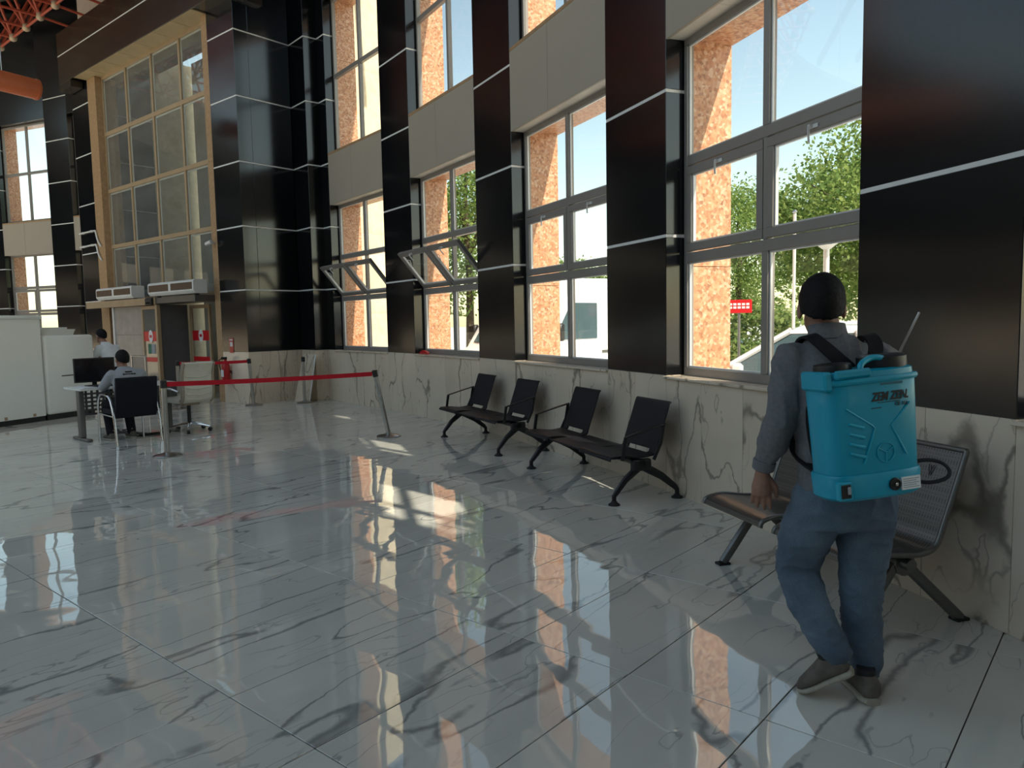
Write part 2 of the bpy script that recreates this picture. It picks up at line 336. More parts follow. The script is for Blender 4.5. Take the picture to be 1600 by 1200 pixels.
# ------------------------------------------------------------------ walls: detailed bays
wall_r = tag(empty('wall_right', TR(pol(RR, 28))), kind='structure')
wall_l = tag(empty('wall_left', TR(pol(RR, 66))), kind='structure')
wall_b = tag(empty('wall_back', TR(pol(RR, 200))), kind='structure')
wall_x = tag(empty('wall_outside', TR(pol(30.2, 28))), kind='structure')
PW, WW, PER = 2.06, 4.32, 6.38
def pier(t0, t1, wall, front=0.0, slabs=2, top=TOPZ):
    mw, w_ = seg(t0, t1, RR + front); dep = 0.25 - front
    for k in range(0, 7):
        z0, z1 = LV[k] + 0.013, min(LV[k + 1] - 0.013, top)
        pbox('black_panel', (0, w_, 0, dep, z0, z1), M['black'], wall, mw, 0.004)
        if k: pbox('white_joint', (0.004, w_ - 0.004, 0.004, dep, z0 - 0.026, z0), M['white'], wall, mw)
    for k in range(slabs):
        pbox('marble_slab', (w_ * k / slabs + 0.0012, w_ * (k + 1) / slabs - 0.0012, 0, dep, 0, LV[0] + 0.012), M['wallm'], wall, mw, 0.0015)
def outer(t0, t1, z0, z1, wall):
    a = seg(t0, t1, 29.80); pbox('granite_slab', (0, a[1], 0.002, 0.44, z0, z1), M['granite'], wall, a[0], 0.003)
sash_cache = {}
WN = [0]
def bars(nm, rects, mat, parent, mw, y0, y1, bev=0.004):
    for r in rects: pbox(nm, (r[0], r[1], y0, y1, r[2], r[3]), mat, parent, mw, bev)
def sash(win, mw, x0, x1, ang, glassm, detail=True):
    h = 0.725; wd = x1 - x0; hinge = mw @ Matrix.Translation((x0, 0.185, 2.125)) @ Matrix.Rotation(R_(ang), 4, 'X')
    s_ = empty('sash', hinge, win); f = 0.072
    bars('sash_bar', [(0, wd, 0, f), (0, wd, h - f, h), (0, f, f, h - f), (wd - f, wd, f, h - f)], M['alu'], s_, hinge, -0.012, 0.045)
    bars('glazing_bead', [(f, wd - f, f, f + 0.012), (f, wd - f, h - f - 0.012, h - f), (f, f + 0.012, f + 0.012, h - f - 0.012), (wd - f - 0.012, wd - f, f + 0.012, h - f - 0.012)], M['alu_l'], s_, hinge, 0.006, 0.03, 0)
    pbox('pane', (f, wd - f, 0.014, 0.022, f, h - f), glassm, s_, hinge)
    if detail:
        MB().box(wd / 2 - 0.05, wd / 2 + 0.02, -0.022, -0.012, h - 0.055, h - 0.03).box(wd / 2 - 0.05, wd / 2 - 0.03, -0.045, -0.02, h - 0.055, h - 0.03).tube([(wd / 2 - 0.04, -0.045, h - 0.042), (wd / 2 - 0.035, -0.05, h - 0.09), (wd / 2 - 0.03, -0.05, h - 0.15)], 0.008, 6).build('handle', M['alu_l'], s_, hinge, smooth=40)
        if ang > 5:
            for xx in (0.09, wd - 0.09): MB().tube([(xx, -0.002, h - 0.12), (xx + 0.01, 0.06, h - 0.2), (xx, 0.035, h - 0.27), (xx, 0.012, h - 0.3)], 0.006, 6).build('stay', M['alu_l'], s_, hinge, smooth=40)
def window(t0, t1, wall, opened=0.0, detail=True, slabs=4):
    mw, w_ = seg(t0, t1); WN[0] += 1; gm = M['glass']
    win = tag(empty('window_%d' % WN[0], mw), kind='structure'); m = w_ / 2; y0, y1 = 0.18, 0.25
    zb, zt = 1.035, 3.95
    bars('frame_bar', [(0, w_, zb, zb + 0.075), (0, w_, zt - 0.07, zt), (0, 0.05, zb + 0.075, zt - 0.07), (w_ - 0.05, w_, zb + 0.075, zt - 0.07)], M['alu'], win, mw, y0, y1)
    bars('transom', [(0.05, w_ - 0.05, 2.03, 2.115), (0.05, w_ - 0.05, 2.86, 2.945)], M['alu'], win, mw, y0, y1)
    bars('mullion', [(m - 0.035, m + 0.035, zb + 0.075, 2.03), (m - 0.035, m + 0.035, 2.945, zt - 0.07), (m - 0.022, m + 0.022, 2.115, 2.86)], M['alu'], win, mw, y0, y1)
    for x0, x1 in ((0.05, m - 0.035), (m + 0.035, w_ - 0.05)):
        for z0, z1 in ((zb + 0.075, 2.03), (2.945, zt - 0.07)):
            pbox('pane', (x0, x1, 0.205, 0.213, z0, z1), gm, win, mw)
            if detail: bars('glazing_bead', [(x0, x0 + 0.014, z0, z1), (x1 - 0.014, x1, z0, z1), (x0 + 0.014, x1 - 0.014, z0, z0 + 0.014), (x0 + 0.014, x1 - 0.014, z1 - 0.014, z1)], M['alu_l'], win, mw, 0.20, 0.218, 0)
    sash(win, mw, 0.05, m - 0.024, opened, gm, detail); sash(win, mw, m + 0.024, w_ - 0.05, opened, gm, detail)
    pbox('window_sill', (-0.01, w_ + 0.01, -0.03, 0.2, 1.014, 1.036), M['wallm'], win, mw, 0.004)
    # upper window
    WN[0] += 1; win2 = tag(empty('window_%d' % WN[0], mw), kind='structure'); zb, zt = 4.95, 7.92
    bars('frame_bar', [(0, w_, zb, zb + 0.06), (0, w_, zt - 0.06, zt), (0, 0.05, zb + 0.06, zt - 0.06), (w_ - 0.05, w_, zb + 0.06, zt - 0.06)], M['alu'], win2, mw, y0, y1)
    bars('transom', [(0.05, w_ - 0.05, 6.40, 6.48)], M['alu'], win2, mw, y0, y1)
    bars('mullion', [(m - 0.03, m + 0.03, zb + 0.06, 6.40), (m - 0.03, m + 0.03, 6.48, zt - 0.06)], M['alu'], win2, mw, y0, y1)
    for x0, x1 in ((0.05, m - 0.03), (m + 0.03, w_ - 0.05)):
        for z0, z1 in ((zb + 0.06, 6.40), (6.48, zt - 0.06)): pbox('pane', (x0, x1, 0.205, 0.213, z0, z1), gm, win2, mw)
    # wall around: wainscot, spandrel, head
    for k in range(slabs): pbox('marble_slab', (w_ * k / slabs + 0.0012, w_ * (k + 1) / slabs - 0.0012, 0, 0.25, 0, 1.013), M['wallm'], wall, mw, 0.0015)
    sx = w_ * 0.45
    for x0, x1 in ((0, sx - 0.003), (sx + 0.003, w_)): pbox('spandrel_panel', (x0, x1, 0.0, 0.03, 3.93, 4.90), M['taupe'], wall, mw, 0.003)
    pbox('spandrel_core', (0, w_, 0.03, 0.25, 3.955, 4.90), M['soffit'], wall, mw)
    for k in range(3): pbox('soffit_stone', (w_ * k / 3 + 0.002, w_ * (k + 1) / 3 - 0.002, 0.03, 0.18, 3.935, 3.955), M['soffit'], wall, mw)
    pbox('ledge', (0, w_, 0.0, 0.2, 4.902, 4.945), M['tan'], wall, mw, 0.003)
    pbox('head_panel', (0, w_, 0, 0.25, 7.93, TOPZ), M['black'], wall, mw, 0.004)
    outer(t0 - 0.03, t1 + 0.03, 3.95, 4.93, wall_x); outer(t0 - 0.03, t1 + 0.03, 7.93, TOPZ, wall_x); outer(t0 - 0.03, t1 + 0.03, -0.1, 1.0, wall_x)
def pier_outer(t0, t1, wall):
    for z0, z1 in ((-0.1, 2.0), (2.004, 4.4), (4.404, 6.8), (6.804, TOPZ)): outer(t0, t1, z0, z1, wall)
P4 = 20.64
for k in range(-5, 4):                     # pier k: right edge at P4 + k*PER; window to its right
    a = P4 + k * PER
    if k < 3: pier(a, a + PW, wall_r)
    pier_outer(a, a + PW if k < 3 else a + 2.3, wall_x)
    window(a - WW, a, wall_r, 40.0 if k in (2, 3) else 0.0, detail=k > -2)
t3 = P4 + 3 * PER                           # pier beside the entrance, with a thicker half
pier(t3, t3 + 0.62, wall_r, slabs=1); pier(t3 + 0.62, t3 + 1.86, wall_r, -0.28, slabs=1)
for k in range(0, 3):                       # beyond the entrance
    a = 59.05 + k * PER; window(a, a + WW, wall_l, detail=False); pier(a + WW, a + WW + PW, wall_l); pier_outer(a + WW, a + WW + PW, wall_x)
pier(57.0, 59.05, wall_l); pier_outer(56.6, 59.05, wall_x)
# the rest of the rotunda: plain bays
a0 = 59.05 + 3 * PER; nb = int((360 - 31.0 + 11.0 - 30.0 - a0 + 30 - 0.0) / PER)
end = 360 + P4 - 5 * PER - WW; nb = int((end - a0) / PER); per = (end - a0) / nb
for k in range(nb):
    a = a0 + k * per; mw, w_ = seg(a, a + per - PW)
    for z0, z1, mt in ((0, 1.03, 'wallm'), (1.03, 3.95, 'black' if a < 150 else 'bone'), (3.95, 4.93, 'taupe'), (4.93, TOPZ, 'black')): pbox('plain_bay', (0, w_, 0, 0.4, z0, z1), M[mt], wall_b, mw)  # unseen bay colours picked for light: pale to bounce it, black for dark reflections
    mw, w_ = seg(a + per - PW, a + per); pbox('plain_pier', (0, w_, 0, 0.4, 0, TOPZ), M['black'], wall_b, mw)

# ------------------------------------------------------------------ entrance portal: local frame x along its front to the LEFT end, y outwards
PO = Vector((-5.2, 14.7, 0)); pe = Vector((-0.76511, 0.64390, 0)); PL = 7.92
Mp = TR(PO + pe * PL, math.atan2(-pe.y, -pe.x))        # x from the left corner to the right corner, y outwards (away from the hall)
def S(s): return PL - s                                  # s measured from the right corner
port = tag(empty('wall_entrance', Mp), kind='structure')
for s0, s1 in ((0, 0.98), (6.92, PL)):
    for k in range(0, 6):
        pbox('black_panel', (S(s1), S(s0), 0, 0.3, LV[k] + 0.013, min(LV[k + 1] - 0.013, 7.8)), M['black'], port, Mp, 0.004)
        if k: pbox('white_joint', (S(s1) + 0.004, S(s0) - 0.004, 0.004, 0.3, LV[k] - 0.013, LV[k] + 0.013), M['white'], port, Mp)
    pbox('marble_slab', (S(s1), S(s0), 0, 0.3, 0, 1.04), M['wallm'], port, Mp, 0.0015)
for xa, xb in ((PL - 0.28, PL), (0, 0.28)):             # cheeks of the projecting portal, wrapped in black panels
    for k in range(0, 7):
        z1 = min(LV[k + 1] - 0.013, TOPZ)
        pbox('black_panel', (xa, xb, 0.302, 1.9, LV[k] + 0.013, z1), M['black'], port, Mp, 0.004)
        if k: pbox('white_joint', (xa + 0.004, xb - 0.004, 0.306, 1.9, LV[k] - 0.013, LV[k] + 0.013), M['white'], port, Mp)
    for k in range(2): pbox('marble_slab', (xa, xb, 0.302 + 0.8 * k, 1.1 + 0.8 * k, 0, 1.04), M['wallm'], port, Mp, 0.0015)
    pbox('black_panel', (xa, xb, 0.0, 0.3, 7.8, TOPZ), M['black'], port, Mp)
# tan stone jambs
for s0, s1 in ((0.98, 1.2), (6.45, 6.92)):
    for z0, z1 in ((0, 2.4), (2.403, 4.9), (4.903, 7.76)): pbox('jamb_stone', (S(s1), S(s0), 0.0, 0.5, z0, z1), M['tan'], port, Mp, 0.004)
# fascia beam and soffit
for z0, z1 in ((7.77, 8.452), (8.478, 9.02)): pbox('fascia_panel', (S(7.85), S(-0.1), -0.3, -0.27, z0, z1), M['fascia'], port, Mp, 0.003)
pbox('white_joint', (S(7.85), S(-0.1), -0.296, -0.27, 8.452, 8.478), M['white'], port, Mp)
pbox('fascia_panel', (S(7.85), S(7.12), -0.3, -0.02, 7.60, 7.768), M['fascia'], port, Mp, 0.003)
pbox('beam_core', (S(7.85), S(-0.1), -0.27, 0.6, 7.79, 9.0), M['fascia'], port, Mp)
ns = 7
for k in range(ns):
    a, b_ = 1.0 + 5.95 * k / ns, 1.0 + 5.95 * (k + 1) / ns; pbox('soffit_stone', (S(b_) + 0.007, S(a) - 0.007, -0.28, 0.18, 7.765, 7.788), M['soffit2'], port, Mp)
pbox('upper_band', (S(8.0), S(-0.2), 0.3, 0.7, 9.02, 11.6), M['bone'], port, Mp)
# curtain glazing
WN[0] += 1; cw = tag(empty('window_%d' % WN[0], Mp), kind='structure')
xs = [S(6.45), S(5.12), S(3.80), S(2.48), S(1.2)]; zs = [2.26, 3.61, 4.98, 6.37, 7.74]
for z in zs: pbox('transom', (xs[0], xs[-1], 0.15, 0.22, z - 0.045, z + 0.045), M['tanbar'], cw, Mp, 0.004)
for i, x in enumerate(xs):
    for z0, z1 in zip(zs[:-1], zs[1:]): pbox('mullion', (max(x - 0.035, xs[0]), min(x + 0.035, xs[-1]), 0.155, 0.22, z0 + 0.046, z1 - 0.046), M['tanbar'], cw, Mp, 0.004)
for x0, x1 in zip(xs[:-1], xs[1:]):
    for z0, z1 in zip(zs[:-1], zs[1:]):
        pbox('pane', (x0 + 0.036, x1 - 0.036, 0.185, 0.193, z0 + 0.046, z1 - 0.046), M['dglass'], cw, Mp)
        bars('glazing_bead', [(x0 + 0.036, x0 + 0.07, z0 + 0.05, z1 - 0.05), (x0 + 0.07, x1 - 0.036, z1 - 0.085, z1 - 0.05)], M['alu_l'], cw, Mp, 0.194, 0.21, 0)
# outer porch behind the glazing
for k, (z0, z1) in enumerate(((0, 1.8), (1.803, 3.6), (3.603, 5.4), (5.403, 7.2), (7.203, 9.0))):
    for j in range(5): pbox('porch_stone', (S(7.4 - 1.3 * j) , S(6.103 - 1.3 * j), 3.0, 3.1, z0, z1), M['porch'], port, Mp)
for xa, xb in ((PL - 0.28, PL), (0, 0.28)):
    for k in range(5):
        pbox('side_stone', (xa, xb, 1.902, 4.9, 1.8 * k, 1.8 * k + 1.797), M['cream'], port, Mp)
    pbox('corner_pilaster', (xa - 0.15, xb + 0.15, 4.9, 5.5, 0, 9.0), M['granite'], port, Mp)
pbox('added_shade_slab', (S(7.7), S(0.2), 0.62, 2.2, 8.6, 8.8), M['roof'], port, Mp)  # partial slab added over the open porch to dim its daylight
# door zone
pbox('door_header', (S(6.7), S(1.22), -0.42, 0.12, 2.08, 2.21), M['greymetal'], port, Mp, 0.006)
pbox('door_header_edge', (S(6.7), S(2.95), -0.44, -0.42, 2.06, 2.22), M['tanbar'], port, Mp, 0.003)
pbox('corner_post', (S(3.02), S(2.93), -0.42, -0.34, 0, 2.06), M['tanbar'], port, Mp, 0.004)
pbox('return_panel', (S(2.99), S(2.95), -0.34, 0.28, 0.02, 2.06), M['greypanel'], port, Mp, 0.002)
for i, (z0, z1) in enumerate(((0, 0.75), (0.753, 1.4), (1.403, 2.06))): pbox('stone_block', (S(5.38), S(3.87), -0.3, 0.25, z0, z1), M['pink'], port, Mp, 0.003)
pbox('white_post', (S(5.47), S(5.39), -0.33, -0.25, 0, 2.06), M['alu_l'], port, Mp, 0.003)
pbox('dark_doorway', (S(6.92), S(5.40), 0.25, 0.3, 0, 2.2), M['screen'], port, Mp)
def glass_door(x0, x1, y, z1, sticker=True, green=False):
    WN[0] += 1
    d = tag(empty('door_%d' % (1 if green else 2 if sticker else 3), Mp), kind='structure'); f = 0.07
    bars('door_stile', [(x0, x0 + f, 0.0, z1), (x1 - f, x1, 0.0, z1)], M['tanbar'], d, Mp, y, y + 0.05)
    bars('door_rail', [(x0 + f, x1 - f, 0.0, 0.14), (x0 + f, x1 - f, z1 - 0.08, z1)], M['tanbar'], d, Mp, y, y + 0.05)
    pbox('pane', (x0 + f, x1 - f, y + 0.02, y + 0.028, 0.14, z1 - 0.08), M['dglass'], d, Mp)
    for z0, zz in ((1.26, 1.48), (0.80, 0.90)): pbox('red_band', (x0 + f, x1 - f, y + 0.012, y + 0.018, z0, zz), M['red'], d, Mp)
    c = (x0 + x1) / 2
    MB().prism([(c + 0.10 * math.cos(a * math.pi / 12), 1.37 + 0.14 * math.sin(a * math.pi / 12)) for a in range(24)], 'y', y + 0.008, y + 0.0115).build('oval_badge', M['paper'], d, Mp)
    MB().box(c - 0.055, c + 0.055, y + 0.005, y + 0.0075, 1.34, 1.40).build('badge_mark', M['red'], d, Mp)
    if green:
        MB().box(c - 0.17, c + 0.0, y + 0.012, y + 0.018, 0.98, 1.2).build('green_poster', M['green'], d, Mp)
        MB().box(c + 0.0, c + 0.17, y + 0.012, y + 0.018, 0.98, 1.2).prism([(c + 0.09 + 0.05 * math.cos(a * math.pi / 8), 1.09 + 0.07 * math.sin(a * math.pi / 8)) for a in range(16)], 'y', y + 0.008, y + 0.013).build('poster', M['greyprint'], d, Mp)
glass_door(S(3.84), S(3.03), -0.36, 2.05, True, True)
glass_door(S(2.9), S(2.02), 0.3, 2.05, True, False)
glass_door(S(1.95), S(1.22), 0.9, 2.05, False, False)

# ------------------------------------------------------------------ roof, drum wall and space frame
ceil = tag(empty('ceiling', TR((CX, CY, 11.6))), kind='structure')
ms = MB(); nseg = 96; ADDED_SKY_R = 24.0  # roof opening is added to let more light into the hall
ms.add([(CX + r * math.cos(2 * math.pi * k / nseg), CY + r * math.sin(2 * math.pi * k / nseg), z) for z, r in ((11.6, 31), (11.8, 31), (11.8, ADDED_SKY_R), (11.6, ADDED_SKY_R)) for k in range(nseg)], [(q * nseg + k, q * nseg + (k + 1) % nseg, (q + 1) % 4 * nseg + (k + 1) % nseg, (q + 1) % 4 * nseg + k) for q in range(4) for k in range(nseg)])
ms.build('roof_deck', M['roof'], ceil, Matrix())
for k in range(12):                         # ribs of the made-up round skylight, added to brighten the hall
    a = k * math.pi / 6; MB().tube([(CX, CY, 11.9), (CX + ADDED_SKY_R * math.cos(a), CY + ADDED_SKY_R * math.sin(a), 11.7)], 0.06, 8).build('added_skylight_rib', M['red_steel'], ceil, Matrix())
for k in range(60):
    a = k * 6.0; mw, w_ = seg(a, a + 6.0, 29.6)
    if 42 < a + 3 < 57: continue
    pbox('drum_panel', (-0.02, w_ + 0.02, 0, 0.3, TOPZ, 11.6), M['black'], ceil, mw)
# roof purlins seen between the struts
for k in range(-2, 9): pbox('purlin', (S(15), S(-4), -1.4 * k - 0.06, -1.4 * k + 0.06, 11.35, 11.598), M['roof'], ceil, Mp)
sf = thing('space_frame', 'red tubular steel roof space frame above the entrance fascia', 'roof truss', Mp @ Matrix.Translation((S(8), -1, 9.2)))
cyl = MB().tube([(0, 0, 0), (0, 0, 1)], 1.0, 8).mesh('strut', M['red_steel'], 0, 50)
ball = MB().lathe([(0.03, -0.1), (0.08, -0.07), (0.1, 0), (0.08, 0.07), (0.03, 0.1)], 10).mesh('node', M['node'], 0, 60)
def strut(a, b, r):
    a = Mp @ Vector(a); b = Mp @ Vector(b); d = b - a
    mw = Matrix.Translation(a) @ d.to_track_quat('Z', 'Y').to_matrix().to_4x4() @ Matrix.Diagonal((r, r, d.length, 1)); inst('strut', cyl, sf, mw)
gx, gy, zb_, zt_ = 0.98, 1.35, 9.12, 10.55
def bn(i, j): return (S(8.16) + gx * (i - 3), -0.86 - gy * j, zb_)
def tn(i, j): return (S(8.16) + gx * (i - 2.5), -0.86 - gy * (j + 0.5), zt_)
NI, NJ = 9, 4
for i in range(NI):                         # the edge row bears on top of the fascia and braces up to the roof
    x = bn(i, 0)[0]
    if x > S(7.8): strut((x, -0.24, 9.06), bn(i, 0), 0.032)
    if i < NI - 1:
        strut(bn(i, 0), (x + gx / 2, -0.18, zt_), 0.032); strut(bn(i + 1, 0), (x + gx / 2, -0.18, zt_), 0.032)
for i in range(NI):
    for j in range(NJ):
        inst('node', ball, sf, Mp @ Matrix.Translation(bn(i, j)))
        if i < NI - 1: strut(bn(i, j), bn(i + 1, j), 0.032)
        if j < NJ - 1: strut(bn(i, j), bn(i, j + 1), 0.032)
        if i < NI - 1 and j < NJ - 1:
            for di in (0, 1):
                for dj in (0, 1): strut(bn(i + di, j + dj), tn(i, j), 0.038)
            if i < NI - 2: strut(tn(i, j), tn(i + 1, j), 0.045)
            if j < NJ - 2: strut(tn(i, j), tn(i, j + 1), 0.045)
pa, pb = Vector((-12.6, 11.45, 6.62)), Vector((-9.70, 15.76, 6.5)); dv = (pb - pa).normalized()
pp = thing('overhead_pipe', 'thick orange-red pipe with a capped end high on the left', 'pipe', TR(pa))
MB().tube([pa, pb], 0.20, 20).build('pipe_body', M['orange_pipe'], pp, Matrix(), smooth=40)
MB().tube([pb, pb + dv * 0.05], [0.212, 0.205], 20).build('end_cap', M['orange_pipe'], pp, Matrix(), smooth=40)
MB().tube([pb - dv * 0.6, pb - dv * 0.6 + Vector((0, 0, 5))], 0.012, 6).build('hanger_rod', M['steel'], pp, Matrix())
MB().tube([pb - dv * 3.6, pb - dv * 3.6 + Vector((0, 0, 5))], 0.012, 6).build('hanger_rod', M['steel'], pp, Matrix())

# ------------------------------------------------------------------ outdoors
gr = MB(); n_ = 128
gr.add([(CX + r * math.cos(2 * math.pi * k / n_), CY + r * math.sin(2 * math.pi * k / n_), 0.012 - (0 if r < 31 else 0.05)) for r in (30.1, 36, 260) for k in range(n_)], [(a * n_ + k, a * n_ + (k + 1) % n_, (a + 1) * n_ + (k + 1) % n_, (a + 1) * n_ + k) for a in (0, 1) for k in range(n_)])
tag(gr.build('ground', M['asphalt']), kind='structure')
rng = np.random.default_rng(5)
def leaves(name, mat, parent, mw, c, rad_, nl, size, clumps):
    cs = []
    while len(cs) < clumps:
        p = rng.normal(size=3); p /= np.linalg.norm(p); p *= rng.uniform(0.35, 0.95) ** 0.6; cs.append(p)
    cs = np.array(cs); ci = rng.integers(0, clumps, nl)
    p = cs[ci] + rng.normal(size=(nl, 3)) * rng.uniform(0.08, 0.2, (clumps, 1))[ci]
    p /= np.maximum(1.0, np.linalg.norm(p, axis=1) / 1.06)[:, None]; P = p * np.array(rad_) + np.array(c)
    u = rng.normal(size=(nl, 3)); u /= np.linalg.norm(u, axis=1)[:, None]; v = rng.normal(size=(nl, 3)); v -= (v * u).sum(1)[:, None] * u; v /= np.linalg.norm(v, axis=1)[:, None]
    s = size * rng.uniform(0.6, 1.3, (nl, 1))
    V = np.stack([P - u * s, P + v * s * 0.55, P + u * s, P - v * s * 0.55], 1).reshape(-1, 3)
    me = D.meshes.new(name); me.vertices.add(nl * 4); me.vertices.foreach_set('co', V.ravel()); me.loops.add(nl * 4); me.loops.foreach_set('vertex_index', np.arange(nl * 4))
    me.polygons.add(nl); me.polygons.foreach_set('loop_start', np.arange(nl) * 4); me.polygons.foreach_set('loop_total', np.full(nl, 4)); me.update(calc_edges=True); me.validate()
    me.materials.append(mat); o = inst(name, me, parent, mw); return o
def tree(loc, h, rad_, nl, label, size=0.07, clumps=80, cz=None):
    nl = int(nl * 3.4)
    mw = TR(loc); t = thing('broadleaf_tree', label, 'tree', mw, 'trees outside the windows'); cz = cz or h - rad_[2]
    tr = MB().tube([(0, 0, 0), (0.05, 0.03, cz * 0.5), (-0.05, 0.05, cz), (0.0, 0, cz + rad_[2] * 0.5)], [0.16, 0.13, 0.09, 0.03], 10)
    for k in range(7):
        a = k * 0.9; tr.tube([(0, 0, cz * 0.7 + 0.1 * k), (math.cos(a) * rad_[0] * 0.4, math.sin(a) * rad_[1] * 0.4, cz + 0.1 * k), (math.cos(a) * rad_[0] * 0.8, math.sin(a) * rad_[1] * 0.8, cz + 0.4 * math.sin(k * 2.1) * rad_[2])], [0.06, 0.045, 0.012], 6)
    tr.build('trunk', M['bark'], t, mw, smooth=60); leaves('crown', M['leaf'], t, mw, (0, 0, cz), rad_, nl, size, clumps)
tree((10.0, 20.6, 0), 6.6, (3.0, 2.9, 2.55), 9000, 'tall leafy maple seen through the window nearest the sprayer')
tree((9.0, 29.5, 0), 7.0, (3.0, 2.6, 2.7), 6000, 'darker tree left of the maple, behind the red sign')
tree((-1.5, 27.0, 0), 9.2, (3.0, 3.0, 3.6), 8000, 'green tree filling the right half of the third window')
tree((2.6, 36.0, 0), 4.6, (3.0, 2.6, 1.7), 5000, 'low tree far behind the parked van')
def bush(loc, rad_, nl, label):
    mw = TR(loc); t = thing('bush', label, 'bush', mw, 'bushes outside the windows')
    st = MB()
    for k in range(5): a = k * 1.3; st.tube([(0, 0, 0), (math.cos(a) * rad_[0] * 0.5, math.sin(a) * rad_[1] * 0.5, rad_[2] * 1.2)], [0.03, 0.008], 6)
    st.build('stem', M['bark'], t, mw); leaves('foliage', M['leaf2'], t, mw, (0, 0, rad_[2]), rad_, int(nl * 1.6), 0.065, 40)
bush((5.4, 15.4, 0), (1.3, 1.2, 0.95), 3800, 'bright bush behind the white car, left of the mullion')
bush((8.9, 15.9, 0), (1.3, 1.2, 1.0), 3800, 'bush between the mullion and the lamp post')
bush((12.4, 17.2, 0), (1.4, 1.3, 1.1), 3500, 'bush at the right edge of the nearest window')
bush((1.2, 24.5, 0), (1.3, 1.2, 0.8), 2500, 'low bush behind the silver car')
def hedge(t0, t1, r, h, label):
    n0 = 14; mw = TR(pol(r, (t0 + t1) / 2)); t = thing('hedge', label, 'hedge', mw, 'hedges in the distance')
    inv = mw.inverted()
    for k in range(n0):
        p = inv @ pol(r, t0 + (t1 - t0) * k / (n0 - 1)); leaves('hedge_section', M['leaf2'], t, mw, (p.x, p.y, h / 2), (1.9, 1.9, h / 2), 900, 0.15, 22)
hedge(18, 40, 62, 3.2, 'long far hedge closing the view behind the trees')
def wheels(mw, t, xs_, hw, r):
    prof = [(r * 0.55, -0.1), (r * 0.95, -0.1), (r, -0.06), (r, 0.06), (r * 0.95, 0.1), (r * 0.55, 0.1)]
    for x in xs_:
        for sgn in (-1, 1):
            m2 = mw @ Matrix.Translation((x, sgn * hw, r)) @ Matrix.Rotation(R_(90), 4, 'X')
            o = MB().lathe(prof, 20).build('wheel', M['rubber'], t, m2, smooth=40); MB().lathe([(0.02, -0.09), (r * 0.56, -0.09), (r * 0.56, 0.09), (0.02, 0.09)], 16).build('hubcap', M['steel'], o, m2, smooth=40)
def car(loc, rz, paint, label):          # nose towards -x
    mw = TR(loc, rz); t = thing('car', label, 'car', mw)
    low = [(-2.1, 0.28), (-2.12, 0.55), (-1.98, 0.74), (-1.1, 0.88), (1.25, 0.92), (2.0, 0.88), (2.1, 0.6), (2.08, 0.28)]
    MB().prism(low, 'y', -0.86, 0.86).build('body', paint, t, mw, 0.06, 35, 2)
    def ring(z, x0, x1, hw): return [(x0, -hw, z), (x1, -hw, z), (x1, hw, z), (x0, hw, z)]
    MB().rings([ring(0.86, -1.15, 1.75, 0.80), ring(1.36, -0.28, 1.15, 0.62)]).build('glasshouse', M['carglass'], t, mw, 0.03)
    MB().rings([ring(1.34, -0.38, 1.22, 0.645), ring(1.43, -0.16, 1.02, 0.56)]).build('roof', paint, t, mw, 0.03, 40, 2)
    for sy in (-1, 1):
        for (xa, xb) in ((-1.14, -0.3), (0.42, 0.42), (1.74, 1.14)):
            MB().tube([(xa, sy * 0.795, 0.87), (xb, sy * 0.63, 1.37)], 0.035, 6).build('pillar', paint, t, mw, smooth=60)
        MB().box(-0.92, -0.78, sy * 0.84 - (0.16 if sy < 0 else 0), sy * 0.84 + (0.16 if sy > 0 else 0), 0.9, 1.02).build('wing_mirror', paint, t, mw, 0.03, 40)
        MB().box(-2.1, -1.98, sy * 0.6 - 0.16, sy * 0.6 + 0.16, 0.6, 0.7).build('headlamp', M['carglass'], t, mw, 0.02)
    wheels(mw, t, (-1.32, 1.3), 0.80, 0.31)
def van(loc, rz, label):
    mw = TR(loc, rz); t = thing('van', label, 'van', mw)
    prof = [(-2.6, 0.35), (-2.64, 0.85), (-2.2, 1.12), (-1.55, 1.95), (-1.25, 2.28), (2.5, 2.35), (2.6, 2.2), (2.62, 0.35)]
    MB().prism(prof, 'y', -0.95, 0.95).build('body', M['carwhite'], t, mw, 0.07, 35, 2)
    MB().add([(-2.14, -0.78, 1.17), (-2.14, 0.78, 1.17), (-1.56, 0.74, 1.93), (-1.56, -0.74, 1.93), (-2.17, -0.78, 1.19), (-2.17, 0.78, 1.19), (-1.59, 0.74, 1.95), (-1.59, -0.74, 1.95)], [(0, 1, 2, 3), (7, 6, 5, 4), (0, 4, 5, 1), (1, 5, 6, 2), (2, 6, 7, 3), (3, 7, 4, 0)]).build('windscreen', M['carglass'], t, mw)
    for sy in (-1, 1):
        MB().prism([(-1.9, 1.22), (-1.45, 1.85), (-0.75, 1.85), (-0.75, 1.22)], 'y', sy * 0.945, sy * 0.965).build('side_window', M['carglass'], t, mw)
        MB().box(-1.98, -1.84, sy * 0.96, sy * 1.16, 1.2, 1.5).build('wing_mirror', M['dark'], t, mw, 0.03, 40)
        MB().box(-0.6, 2.4, sy * 0.95, sy * 0.965, 0.95, 1.0).build('rub_strip', M['greymetal'], t, mw)
    wheels(mw, t, (-1.75, 1.65), 0.88, 0.35)
def tang(deg): return R_(deg) - math.pi / 2
